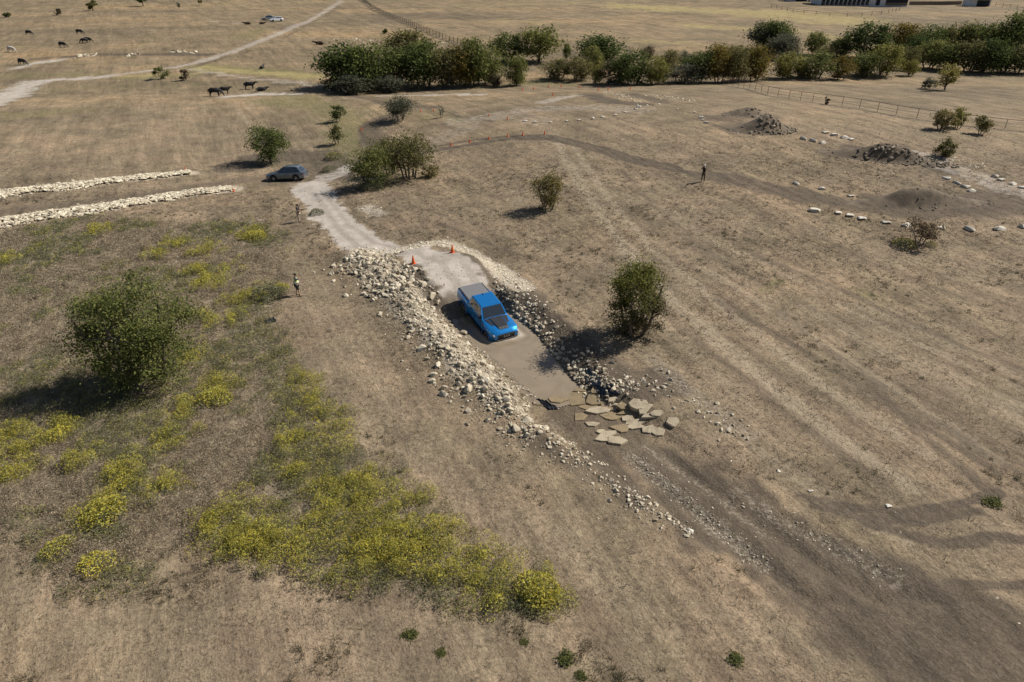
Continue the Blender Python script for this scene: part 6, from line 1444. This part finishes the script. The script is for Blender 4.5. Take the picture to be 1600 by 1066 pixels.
    for s, Lg in zip((1, -1), legs):
        a = Vector(Lg[1]); t = Vector(Lg[2])
        MB().tube([a + Vector((0, -0.03, 0.03)), a + Vector((0, -0.02, -0.05)), (a + t) / 2 + Vector((0, 0, -0.012)), t + Vector((0, 0.02, 0))], [0.05, 0.052, 0.05, 0.036], 8).build('shoe', M['boots'], root, 60)
    hz = 1.70
    MB().rings([[(0.09 * q * math.cos(2 * PI * j / 12), hd[1] - 0.012 + 0.112 * q * math.sin(2 * PI * j / 12), z) for j in range(12)] for z, q in ((1.665, 0.97), (1.70, 1.06), (1.74, 1.0), (1.775, 0.7), (1.79, 0.25))]).build('cap' if hat else 'hair', M[hat or 'hair'], root, 60)
    if hat: MB().rings([[(x, hd[1] + 0.09 + (0.10 if k else 0) * (1 - (x / 0.09) ** 2), hz - 0.005 * k + dz) for x in (-0.08, -0.03, 0.03, 0.08)] for dz in (0, 0.012) for k in (0, 1)], cap=False, closed=False).build('cap_peak', M[hat], root)
    return tag(root, label, 'person')
stand = [[(0.12, 0.02, 0.5), (0.13, 0.0, 0.09), (0.15, 0.15, 0.045)], [(-0.12, 0.02, 0.5), (-0.13, 0.0, 0.09), (-0.15, 0.15, 0.045)]]
wide = [[(0.16, 0.06, 0.5), (0.2, 0.1, 0.09), (0.24, 0.26, 0.045)], [(-0.13, 0.0, 0.5), (-0.15, -0.06, 0.09), (-0.17, 0.1, 0.045)]]
def held(name, label, cat, owner, off, parts):
    o = empty(name, (0, 0, 0), owner.rotation_euler.z); R = Matrix.Rotation(owner.rotation_euler.z, 3, 'Z'); o.location = owner.location + R @ Vector(off)
    for nm, mb, mt in parts: mb.build(nm, M[mt], o)
    tag(o, label, cat)
pa = person(466, 462, -62, 'person in a yellow safety vest and dark shorts with one arm raised', [[(0.36, 0.16, 1.40), (0.24, 0.22, 1.62)], [(-0.27, 0.0, 1.16), (-0.26, 0.1, 0.93)]][::1], wide, 'grey_cloth', 'dark_shorts', True, None, True)
held('radio', 'small dark handheld radio in the raised hand of the vested person', 'radio', pa, (0.18, 0.27, 1.68), [('body', MB().box((0, 0, 0.03), (0.05, 0.03, 0.13)), 'trim'), ('aerial', MB().tube([(0.015, 0, 0.09), (0.015, 0, 0.2)], [0.006, 0.004], 5), 'trim')])
pb = person(468, 347, -100, 'person in a black shirt and khaki trousers beside the gravel track', [[(0.26, 0.06, 1.17), (0.14, 0.28, 1.22)], [(-0.26, 0.06, 1.17), (-0.14, 0.28, 1.22)]], wide, 'black_cloth', 'khaki', False, 'black_cloth')
cam_parts = lambda: [('body', MB().box((0, 0, 0), (0.15, 0.08, 0.11)), 'trim'), ('lens', MB().lathe([(0.04, 0.03), (0.045, 0.14), (0.05, 0.2), (0.04, 0.205)], 10, 'y'), 'trim')]
held('camera', 'small dark camera held by the person beside the gravel track', 'camera', pb, (0, 0.42, 1.24), cam_parts())
pc = person(1098, 284, 150, 'photographer in a white cap and black shirt standing alone on the slope', [[(0.30, 0.14, 1.30), (0.1, 0.24, 1.54)], [(-0.30, 0.14, 1.30), (-0.1, 0.24, 1.54)]], stand, 'black_cloth', 'olive_cloth', False, 'white_cloth')
held('camera', 'black camera raised to the face of the photographer on the slope', 'camera', pc, (0, 0.26, 1.63), cam_parts())
